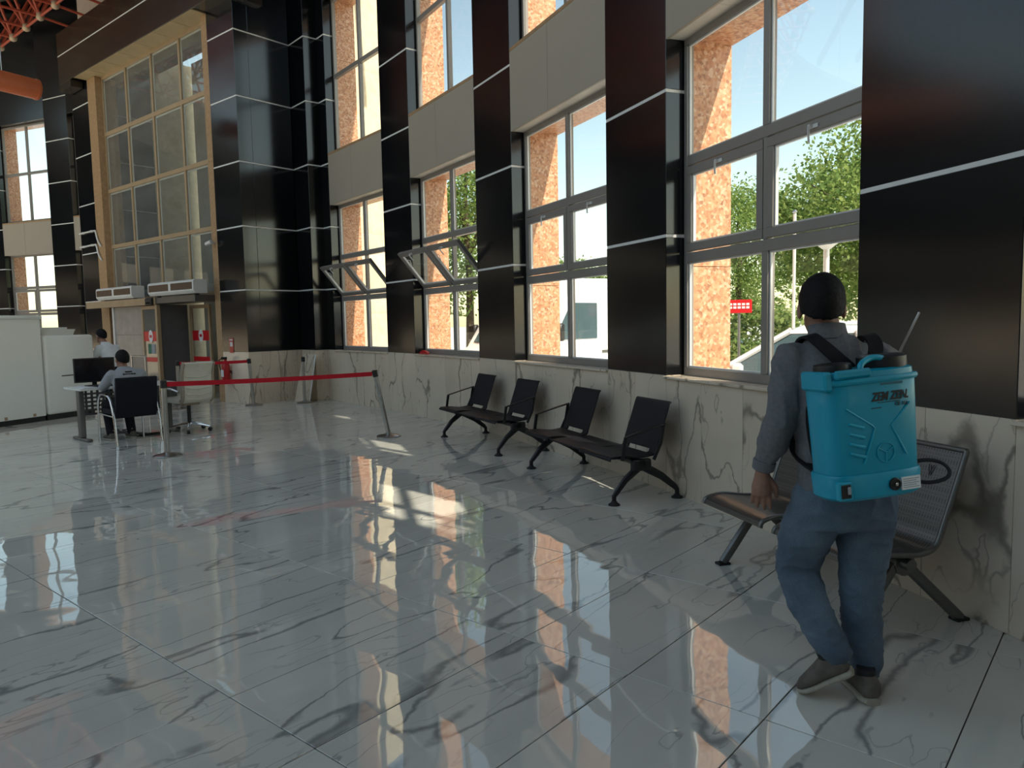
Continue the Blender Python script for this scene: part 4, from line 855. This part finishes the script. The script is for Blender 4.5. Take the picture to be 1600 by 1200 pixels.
MB().lathe([(0.023, -0.004), (0.023, 0.004), (0.018, 0.006), (0.016, 0.002), (0.003, 0.002)], 20).build('charging_socket', M['dark'], sp, mo, smooth=40); MB().lathe([(0.006, 0.002), (0.006, 0.010), (0.002, 0.011)], 10).build('socket_pin', M['chrome'], sp, mo, smooth=40)
lb = MB().box(0.068, 0.144, yk - 0.0025, yk + 0.004, 0.022, 0.068).build('rating_label', M['paper'], sp, mt)
for k in range(5): MB().box(0.074, 0.138 - 0.012 * (k % 2), yk - 0.0032, yk - 0.0025, 0.029 + 0.0075 * k, 0.0315 + 0.0075 * k).build('label_line', M['greyprint'], lb, mt)
hs = smoothpath([(0.17, -0.03, 0.03), (0.22, -0.06, 0.022), (0.27, -0.08, 0.034), (0.288, -0.08, 0.06), (0.268, -0.07, 0.09), (0.225, -0.05, 0.104), (0.17, -0.03, 0.10)], 6)
MB().tube(hs, 0.0075, 8).build('hose', M['rubber'], sp, mt, smooth=50)
for sx, pth in ((-1, [(-0.075, -0.145, 1.335), (-0.12, -0.145, 1.375), (-0.175, -0.112, 1.435), (-0.19, -0.03, 1.465), (-0.185, 0.07, 1.43), (-0.17, 0.125, 1.33), (-0.165, 0.15, 1.15), (-0.2, 0.06, 1.0), (-0.185, -0.13, 0.95)]), (1, [(0.0, -0.15, 1.34), (0.012, -0.145, 1.38), (0.03, -0.115, 1.43), (0.04, -0.03, 1.462), (0.045, 0.07, 1.43), (0.05, 0.12, 1.33), (0.06, 0.15, 1.15), (0.12, 0.08, 1.0), (0.11, -0.13, 0.95)])):
    MB().ribbon(smoothpath(pth, 6), Vector((1, 0.1, 0.2)), 0.026, 0.005).build('strap', M['strap'], sp, mwm, 0, 40)
MB().ribbon(smoothpath([(-0.205, -0.05, 1.22), (-0.215, -0.09, 1.12), (-0.21, -0.12, 1.02), (-0.195, -0.14, 0.94)], 6), Vector((0.3, 1, 0)), 0.02, 0.004).build('lower_strap', M['strap'], sp, mwm, 0, 40)
MB().tube([(0.25, 0.36, 1.15), (0.288, 0.22, 1.36), (0.367, 0.2, 1.55)], [0.008, 0.0055, 0.005], 8).build('lance', M['steel'], sp, mwm, smooth=40)
MB().tube([(0.235, 0.28, 1.08), (0.25, 0.36, 1.15), (0.262, 0.33, 1.2)], 0.014, 8).build('trigger_grip', M['dark'], sp, mwm, smooth=40)

# --- desk corner: seated person, desk, chairs
fy = math.atan2(0.67, -0.74) - math.pi / 2         # chairs face (-0.74, 0.67)
mwc = TR((-5.27, 10.15, 0), fy); ch = thing('visitor_chair', 'black leather chair with chrome arms in front of the desk', 'chair', mwc)
MB().box(-0.25, 0.25, -0.22, 0.27, 0.40, 0.47).build('seat', M['leather_b'], ch, mwc, 0.02, 40, 2)
(sheet(MB(), smoothpath([(-0.22, 0.36), (-0.26, 0.5), (-0.285, 0.7), (-0.31, 0.90)], 4), 0.05, -0.27, 0.27)).build('backrest', M['leather_b'], ch, mwc, 0.015, 40, 2)
for sx in (-1, 1):
    x = sx * 0.29
    MB().tube(smoothpath([(x, -0.32, 0.0), (x, -0.27, 0.3), (x, -0.20, 0.52), (x, -0.12, 0.63), (x, 0.0, 0.66), (x, 0.16, 0.66), (x, 0.25, 0.60), (x, 0.29, 0.45), (x, 0.30, 0.2), (x, 0.31, 0.0)], 5), 0.016, 10, flat=(1.0, 1.0)).build('side_frame', M['chrome'], ch, mwc, smooth=50)
    MB().box(x - 0.02, x + 0.02, -0.05, 0.17, 0.668, 0.688).build('arm_pad', M['dark'], ch, mwc, 0.006)
    MB().tube([(x, -0.25, 0.38), (x, 0.29, 0.40)], 0.011, 8).build('seat_rail', M['chrome'], ch, mwc, smooth=50)
p2 = thing('person', 'person in a light grey polo seated at the desk, seen from behind', 'person', mwc)
HC2 = (0.0, 0.14, 1.125)
b = MB(); head(b, HC2, R_(6)); frame_limb(b, [(0, 0.06, 0.93), (0, 0.11, 1.0), (0, 0.13, 1.06)], [0.07, 0.056, 0.055])
torso_rings(b, [(0, -0.06, 0.5, 0.13, 0.10), (0, -0.05, 0.7, 0.14, 0.09), (0, 0.0, 0.86, 0.15, 0.09), (0, 0.04, 0.95, 0.1, 0.06)])
for sx in (-1, 1):
    frame_limb(b, [(sx * 0.19, 0.03, 0.91), (sx * 0.27, 0.16, 0.74), (sx * 0.16, 0.40, 0.775)], [0.045, 0.04, 0.028])
    hand(b, (sx * 0.15, 0.42, 0.778), (-sx * 0.3, 1, 0.05), (0, 0.2, -1), (-sx, 0, 0), 0.4)
    frame_limb(b, [(sx * 0.09, 0.0, 0.53), (sx * 0.13, 0.40, 0.5), (sx * 0.13, 0.30, 0.12)], [0.07, 0.05, 0.035])
blob('body', b, M['skin'], p2, mwc, 0.008, 3)
b = MB(); hair_cap(b, HC2, R_(6), 1.02); blob('hair', b, M['hair'], p2, mwc, 0.009, 3)
b = MB(); torso_rings(b, [(0, -0.07, 0.48, 0.18, 0.13), (0, -0.07, 0.62, 0.185, 0.13), (0, -0.04, 0.80, 0.20, 0.125), (0, -0.01, 0.92, 0.195, 0.11), (0, 0.03, 0.99, 0.13, 0.08), (0, 0.08, 1.03, 0.075, 0.064)])
for sx in (-1, 1): frame_limb(b, [(sx * 0.185, 0.02, 0.925), (sx * 0.225, 0.09, 0.84), (sx * 0.26, 0.15, 0.76)], [0.075, 0.07, 0.062])
blob('polo_shirt', b, M['polo'], p2, mwc, 0.012, 5, 0.006, 8)
for z, w0, w1 in ((0.955, -0.05, 0.04), (0.925, -0.09, 0.08)):
    for k in range(5): MB().box(w0 + (w1 - w0) * k / 5, w0 + (w1 - w0) * (k + 0.8) / 5, -0.131 + (z - 0.90) * 0.75, -0.09 + (z - 0.90) * 0.75, z, z + 0.018).build('back_print', M['ink'], p2, mwc)
b = MB(); torso_rings(b, [(0, -0.05, 0.44, 0.17, 0.13), (0, -0.05, 0.52, 0.18, 0.14), (0, -0.06, 0.58, 0.165, 0.12)])
for sx in (-1, 1): frame_limb(b, [(sx * 0.10, 0.0, 0.53), (sx * 0.13, 0.22, 0.53), (sx * 0.135, 0.42, 0.50), (sx * 0.135, 0.38, 0.32), (sx * 0.135, 0.32, 0.10)], [0.09, 0.085, 0.075, 0.065, 0.06])
blob('trousers', b, M['trouser'], p2, mwc, 0.012, 4)
for sx in (-1, 1): shoe((sx * 0.135, 0.25, 0), (sx * 0.15, 0.52, 0), (0, 0, 1), 'shoe', p2, mwc, 0.05)
ed = Vector((0.67, 0.74, 0)).normalized(); ex = math.atan2(ed.y, ed.x)
mwd = TR((-5.81, 10.03, 0), ex); dk = thing('desk', 'small white-topped desk with grey panel legs beside the seated person', 'desk', mwd)      # x along, y to the far side
MB().box(-0.04, 1.36, 0.0, 0.68, 0.715, 0.742).build('desk_top', M['whitegloss'], dk, mwd, 0.004)
for x in (0.06, 1.26):
    MB().box(x - 0.035, x + 0.035, 0.28, 0.40, 0.04, 0.714).build('leg', M['greymetal'], dk, mwd, 0.01); MB().box(x - 0.04, x + 0.04, 0.05, 0.63, 0.0, 0.04).build('foot', M['greymetal'], dk, mwd, 0.012)
mp_ = MB(); nx, nz = 14, 6
for i in range(nx + 1): mp_.box(0.12 + 1.08 * i / nx - 0.016, 0.12 + 1.08 * i / nx + 0.016, 0.53, 0.536, 0.34, 0.69)
for j in range(nz + 1): mp_.box(0.10, 1.22, 0.5302, 0.5358, 0.34 + 0.35 * j / nz - 0.014, 0.34 + 0.35 * j / nz + 0.014)
mp_.build('modesty_grille', M['greypanel'], dk, mwd)
mn = thing('monitor', 'black flat monitor standing on the desk', 'monitor', mwd @ Matrix.Translation((0.32, 0.5, 0.743)))
mm = MW[mn.name]
MB().box(-0.27, 0.27, -0.02, 0.015, 0.055, 0.40).build('bezel', M['dark'], mn, mm, 0.006); MB().box(-0.255, 0.255, -0.0225, -0.02, 0.075, 0.385).build('screen', M['screen'], mn, mm)
MB().box(-0.03, 0.03, 0.015, 0.04, 0.0, 0.2).build('stand', M['dark'], mn, mm, 0.004); MB().box(-0.11, 0.11, -0.06, 0.1, 0.0, 0.012).build('stand_base', M['dark'], mn, mm, 0.004)
kb = thing('keyboard', 'thin dark keyboard on the desk before the monitor', 'keyboard', mwd @ Matrix.Translation((0.42, 0.27, 0.743)))
MB().box(-0.21, 0.21, -0.06, 0.06, 0, 0.018).build('case', M['dark'], kb, MW[kb.name], 0.004)
for r_ in range(4):
    MB().box(-0.2, 0.2, -0.05 + 0.026 * r_, -0.029 + 0.026 * r_, 0.018, 0.023).build('key_row', M['greypanel'], kb, MW[kb.name], 0.002)
ps = thing('paper_stack', 'small stack of white papers on the desk corner', 'papers', mwd @ Matrix.Translation((-0.02, 0.12, 0.743)) @ Matrix.Rotation(0.2, 4, 'Z'))
for k in range(3): MB().box(-0.0, 0.21, -0.1, 0.19, 0.004 * k, 0.004 * k + 0.0035).build('sheet', M['paper'], ps, MW[ps.name] @ Matrix.Rotation(0.06 * k, 4, 'Z'))
# ivory office chair
mwo = TR((-4.83, 11.02, 0), math.atan2(0.55, -0.84) - math.pi / 2); oc = thing('office_chair', 'ivory leather swivel chair on a five-star base', 'chair', mwo)
(sheet(MB(), smoothpath([(0.27, 0.46), (0.22, 0.49), (0.0, 0.475), (-0.17, 0.48)], 4), 0.07, -0.25, 0.25)).build('seat', M['leather_w'], oc, mwo, 0.02, 40, 2)
bp = smoothpath([(-0.17, 0.46), (-0.23, 0.52), (-0.245, 0.66), (-0.235, 0.8), (-0.26, 0.95), (-0.30, 1.04)], 5)
bk = (sheet(MB(), bp, 0.055, -0.24, 0.24)).build('backrest', M['leather_w'], oc, mwo, 0.018, 40, 2)
for k in range(5):
    p = bp[4 + 3 * k]; MB().tube([(-0.20, p.x - 0.028, p.y + 0.012), (0, p.x - 0.030, p.y - 0.012), (0.20, p.x - 0.028, p.y + 0.012)], 0.013, 8).build('stitched_roll', M['leather_w'], bk, mwo, smooth=50)
for sx in (-1, 1):
    (sheet(MB(), [(p.x - 0.005, p.y) for p in bp], 0.07, sx * 0.243 - 0.012, sx * 0.243 + 0.012)).build('side_shell', M['beige_pl'], oc, mwo, 0.004, 40)
    MB().tube(smoothpath([(sx * 0.28, -0.2, 0.62), (sx * 0.30, -0.05, 0.66), (sx * 0.30, 0.12, 0.65), (sx * 0.29, 0.22, 0.58), (sx * 0.25, 0.16, 0.46)], 5), 0.016, 8).build('armrest', M['chrome'], oc, mwo, smooth=50)
MB().box(-0.13, 0.13, -0.1, 0.13, 0.40, 0.44).build('mechanism', M['beige_pl'], oc, mwo, 0.01)
MB().tube([(0, 0, 0.1), (0, 0, 0.4)], 0.028, 12).build('gas_lift', M['dark'], oc, mwo, smooth=40)
for k in range(5):
    a = k * 2 * math.pi / 5 + 0.3; c_, s_ = math.cos(a), math.sin(a)
    MB().tube([(0.02 * c_, 0.02 * s_, 0.12), (0.16 * c_, 0.16 * s_, 0.105), (0.30 * c_, 0.30 * s_, 0.075)], [0.026, 0.02, 0.014], 8).build('base_spoke', M['chrome'], oc, mwo, smooth=40)
    MB().tube([(0.30 * c_ - 0.02 * s_, 0.30 * s_ + 0.02 * c_, 0.03), (0.30 * c_ + 0.02 * s_, 0.30 * s_ - 0.02 * c_, 0.03)], 0.029, 12).build('castor', M['dark'], oc, mwo, smooth=40)
# white counters
cd = Vector((0.33, 0.944, 0)); ca = math.atan2(cd.y, cd.x)
mwb = TR((-8.80, 10.36, 0), ca); cb = thing('counter_cabinet', 'tall glossy white counter block at the left edge', 'counter', mwb)   # x along front, y into the block
MB().box(0, 2.44, 0.03, 1.4, 0.0, 0.09).build('plinth', M['dark'], cb, mwb)
for k in range(2): MB().box(0.003 + 1.22 * k, 1.217 + 1.22 * k, 0.0, 0.03, 0.09, 1.74).build('front_panel', M['whitegloss'], cb, mwb, 0.004)
MB().box(0, 2.44, 0.03, 1.4, 0.09, 1.74).build('carcass', M['whitegloss'], cb, mwb); MB().box(-0.02, 2.46, -0.03, 1.42, 1.74, 1.80).build('top', M['whitegloss'], cb, mwb, 0.012, 40, 2)
for x in (0.5, 1.7, 2.2): MB().box(x, x + 0.05, -0.004, 0.0, 0.10, 0.15).build('hinge_plate', M['tanbar'], cb, mwb)
mwb2 = mwb @ Matrix.Translation((2.48, 0, 0)); cb2 = thing('counter_cabinet', 'lower rounded white counter block right of the tall one', 'counter', mwb2)
MB().box(0, 0.95, 0.03, 1.2, 0.0, 0.09).build('plinth', M['dark'], cb2, mwb2)
MB().box(0, 1.0, 0.0, 1.2, 0.09, 1.46).build('carcass', M['whitegloss'], cb2, mwb2, 0.05, 40, 3)
MB().box(0.3, 0.62, -0.006, 0.0, 0.74, 0.755).build('slot', M['dark'], cb2, mwb2)
bx_ = thing('paper_tray', 'white stacked trays lying on the lower counter', 'tray', mwb2 @ Matrix.Translation((0.04, 0.10, 1.461)))
mb_ = MW[bx_.name]
MB().rings([rr(0.32, 0.2, 0.0, 8, 24, 0.36, 0.22), rr(0.36, 0.22, 0.10, 8, 24, 0.36, 0.22), rr(0.35, 0.21, 0.10, 8, 24, 0.36, 0.22), rr(0.31, 0.19, 0.012, 8, 24, 0.36, 0.22)]).build('tray', M['whiteplast'], bx_, mb_, 0, 30)
MB().rings([rr(0.27, 0.17, 0.02, 8, 24, 0.30, 0.22), rr(0.28, 0.18, 0.135, 8, 24, 0.30, 0.22)]).build('inner_box', M['paper'], bx_, mb_, 0, 30)
# standing person behind the counter
mw3 = TR((-7.55, 13.98, 0), R_(70)); p3 = thing('person', 'person in a white shirt bending forward behind the monitor', 'person', mw3)
HC3 = (0, 0.20, 1.42); b = MB(); head(b, HC3, 0); frame_limb(b, [(0, 0.08, 1.22), (0, 0.14, 1.3), (0, 0.18, 1.36)], [0.07, 0.058, 0.055])
torso_rings(b, [(0, -0.05, 0.85, 0.13, 0.09), (0, -0.03, 1.0, 0.13, 0.09), (0, 0.03, 1.18, 0.14, 0.08), (0, 0.07, 1.25, 0.08, 0.06)])
for sx in (-1, 1):
    frame_limb(b, [(sx * 0.19, 0.05, 1.2), (sx * 0.25, 0.18, 0.98), (sx * 0.18, 0.36, 1.02)], [0.045, 0.04, 0.028]); hand(b, (sx * 0.17, 0.38, 1.02), (0, 1, 0), (0, 0, -1), (-sx, 0, 0), 0.4)
    frame_limb(b, [(sx * 0.09, -0.05, 0.88), (sx * 0.1, 0.0, 0.48), (sx * 0.1, -0.02, 0.1)], [0.08, 0.055, 0.04])
blob('body', b, M['skin'], p3, mw3, 0.01, 3)
b = MB(); hair_cap(b, HC3, 0, 1.02); blob('hair', b, M['hair'], p3, mw3, 0.01, 3)
b = MB(); torso_rings(b, [(0, -0.06, 0.84, 0.18, 0.13), (0, -0.05, 0.98, 0.185, 0.13), (0, 0.0, 1.12, 0.2, 0.125), (0, 0.04, 1.21, 0.18, 0.10), (0, 0.08, 1.27, 0.1, 0.07), (0, 0.12, 1.31, 0.07, 0.06)])
for sx in (-1, 1): frame_limb(b, [(sx * 0.18, 0.05, 1.19), (sx * 0.22, 0.1, 1.09), (sx * 0.245, 0.15, 1.02)], [0.075, 0.068, 0.06])
blob('shirt', b, M['whiteshirt'], p3, mw3, 0.014, 5, 0.006, 8)
b = MB(); torso_rings(b, [(0, -0.06, 0.74, 0.17, 0.12), (0, -0.06, 0.84, 0.18, 0.13), (0, -0.06, 0.92, 0.165, 0.12)])
for sx in (-1, 1): frame_limb(b, [(sx * 0.095, -0.05, 0.82), (sx * 0.1, -0.01, 0.48), (sx * 0.1, -0.02, 0.12)], [0.1, 0.075, 0.06])
blob('trousers', b, M['trouser'], p3, mw3, 0.014, 4)
for sx in (-1, 1): shoe((sx * 0.1, -0.1, 0), (sx * 0.11, 0.17, 0), (0, 0, 1), 'shoe', p3, mw3, 0.05)

# ------------------------------------------------------------------ small things at the entrance
for i, (s0, s1, lab) in enumerate(((3.95, 5.9, 'pale air curtain unit on the left part of the door header'), (1.1, 3.12, 'pale air curtain unit on the right part of the door header'))):
    ma = Mp @ Matrix.Translation((S(s1), -0.5, 2.24)); ac = thing('air_curtain', lab, 'air curtain', ma, 'air curtains over the doors'); wd = s1 - s0
    MB().prism([(0.0, 0.06), (0.0, 0.25), (0.03, 0.28), (0.3, 0.28), (0.3, 0.0), (0.05, 0.0)], 'x', 0, wd).build('casing', M['whiteplast'], ac, ma, 0.008)
    for k in range(2): MB().box(0.05 + k * (wd / 2), wd / 2 - 0.06 + k * (wd / 2 + 0.01), -0.006, 0.004, 0.085, 0.225).build('intake_grille', M['brownslot'], ac, ma, 0.003)
    for k in range(2): MB().box(0.04 + k * (wd / 2), wd / 2 - 0.05 + k * (wd / 2 + 0.01), -0.010, 0.0, 0.228, 0.236).build('grille_trim', M['whiteplast'], ac, ma)
    for x in (0.15, wd - 0.2): MB().box(x, x + 0.05, 0.12, 0.2, -0.028, 0.0).build('foot_bracket', M['dark'], ac, ma)
ds = thing('door_sensor', 'small black motion sensor at the corner of the door header', 'sensor', Mp @ Matrix.Translation((S(3.3), -0.50, 2.06)))
MB().prism([(0, 0), (0, 0.13), (0.055, 0.16), (0.055, 0)], 'x', 0, 0.3).build('housing', M['dark'], ds, MW[ds.name], 0.008); MB().box(0.05, 0.25, -0.004, 0.002, 0.02, 0.06).build('lens', M['screen'], ds, MW[ds.name])
sc_ = thing('security_camera', 'small pale camera on the right tan jamb of the entrance', 'camera', Mp @ Matrix.Translation((S(1.08), -0.01, 3.25)))
mc = MW[sc_.name]; MB().tube([(0, 0, 0), (0, -0.08, 0.02)], 0.02, 8).build('bracket', M['alu_l'], sc_, mc, smooth=40); MB().tube([(-0.10, -0.12, -0.01), (0.07, -0.1, 0.03)], 0.04, 12).build('camera_body', M['alu_l'], sc_, mc, smooth=40); MB().tube([(-0.115, -0.122, -0.013), (-0.10, -0.12, -0.01)], 0.03, 12).build('lens', M['dark'], sc_, mc, smooth=40)
fe = thing('fire_extinguisher', 'red fire extinguisher by the right entrance pier', 'extinguisher', Mp @ Matrix.Translation((S(0.72), -0.10, 0.40)))
mf = MW[fe.name]
MB().lathe([(0.04, 0.0), (0.078, 0.01), (0.08, 0.05), (0.08, 0.36), (0.06, 0.43), (0.028, 0.46), (0.028, 0.49)], 20).build('cylinder', M['redpaint'], fe, mf, smooth=40)
MB().box(-0.02, 0.02, -0.09, 0.03, 0.49, 0.54).build('valve', M['dark'], fe, mf, 0.006); MB().tube(smoothpath([(0, -0.08, 0.51), (-0.07, -0.1, 0.46), (-0.09, -0.07, 0.3), (-0.085, -0.04, 0.12)], 5), 0.011, 8).build('hose', M['rubber'], fe, mf, smooth=40)
MB().box(-0.05, 0.05, -0.083, -0.078, 0.14, 0.28).build('label', M['paper'], fe, mf); MB().box(-0.085, 0.085, 0.08, 0.1, 0.2, 0.26).build('wall_bracket', M['steel'], fe, mf)
es = thing('extinguisher_sign', 'red sign with a white patch above the fire extinguisher', 'sign', Mp @ Matrix.Translation((S(0.62), -0.006, 1.02)))
MB().box(-0.075, 0.075, -0.003, 0.004, 0, 0.30).build('sign_plate', M['redpaint'], es, MW[es.name]); MB().box(-0.045, 0.045, -0.0045, -0.003, 0.13, 0.22).build('pictogram', M['paper'], es, MW[es.name]); MB().box(-0.06, 0.06, -0.0045, -0.003, 0.25, 0.275).build('text_bar', M['paper'], es, MW[es.name])
ls = thing('marble_slab', 'spare marble slab leaning against the wall behind a barrier post', 'marble slab', TR((-4.25, 14.98, 0), R_(-42)))
msl = MW[ls.name] @ Matrix.Rotation(R_(-9), 4, 'X'); MB().prism([(-0.30, 0.0), (0.22, 0.0), (0.27, 0.98), (-0.16, 0.99)], 'y', 0, 0.02).build('slab', M['wallm'], ls, msl, 0.002)
MB().prism([(0.222, 0.0), (0.236, 0.0), (0.286, 0.98), (0.272, 0.98)], 'y', 0.0, 0.02).build('broken_edge', M['paper'], ls, msl)
for (zz, lab) in ((4.05, 'upper white conduit bent around the left tan jamb'), (3.70, 'lower white conduit bent around the left tan jamb')):
    cdt = thing('conduit', lab, 'pipe', Mp @ Matrix.Translation((0.0, 0, zz))); m_ = MW[cdt.name]
    MB().tube(smoothpath([(0.0, -0.03, 0.0), (0.9, -0.03, 0.0), (1.02, -0.03, -0.03), (1.12, -0.03, -0.25), (1.3, -0.03, -0.42)], 5), 0.022, 8).build('tube', M['whiteplast'], cdt, m_, smooth=40)
    for x in (0.2, 0.75): MB().box(x, x + 0.03, -0.052, 0.0, -0.03, 0.03).build('clip', M['alu_l'], cdt, m_)
st = thing('turnstile_frame', 'chrome framed panel stand behind the seated person', 'stand', TR((-7.4, 14.75, 0), R_(-35)))
ms_ = MW[st.name]
for x in (-0.25, 0.25): MB().tube([(x, 0, 0), (x, 0, 1.0)], 0.02, 10).build('upright', M['chrome'], st, ms_, smooth=40)
MB().tube([(-0.25, 0, 1.0), (0.25, 0, 1.0)], 0.02, 10).build('top_rail', M['chrome'], st, ms_, smooth=40); MB().box(-0.23, 0.23, -0.006, 0.006, 0.25, 0.97).build('panel', M['pink'], st, ms_); MB().box(-0.3, 0.3, -0.15, 0.15, 0, 0.02).build('base_plate', M['steel'], st, ms_, 0.004)
mwC, wC = seg(P4 + PER * 2 - WW, P4 + PER * 2)
rc = thing('red_cloth', 'crumpled red cloth on the sill of the third window', 'cloth', mwC @ Matrix.Translation((0.22, 0.06, 1.037)))
b = MB(); torso_rings(b, [(0, 0, 0.0, 0.16, 0.06), (0.01, 0, 0.02, 0.15, 0.055), (-0.03, 0.01, 0.05, 0.08, 0.035), (-0.03, 0.01, 0.06, 0.03, 0.015)]); blob('cloth', b, M['redpaint'], rc, MW[rc.name], 0.008, 2, 0.012, 25)
cbd = thing('floor_cable', 'black cables trailing on the floor under the desk', 'cable', TR((-5.7, 10.7, 0)))
for k in range(3): MB().tube(smoothpath([(-0.5 + 0.15 * k, 0.6, 0.012), (-0.2, 0.25 + 0.1 * k, 0.012), (0.15 + 0.1 * k, 0.1, 0.012), (0.3, -0.15 + 0.12 * k, 0.012), (0.55, 0.05 + 0.1 * k, 0.012)], 6), 0.009, 6).build('lead', M['rubber'], cbd, MW[cbd.name], smooth=40)
# unseen trees added right of the view, to keep sun off the floor
tree((7.5, -1.7, 0), 12.4, (1.9, 1.9, 2.6), 7000, 'added unseen tree blocking sun at the window nearest the man', 0.13, 70)
tree((8.1, -6.5, 0), 16.5, (2.6, 2.6, 4.6), 14000, 'tall added unseen tree blocking sun, farthest right', 0.14, 90)
D.scenes.remove(WORK)
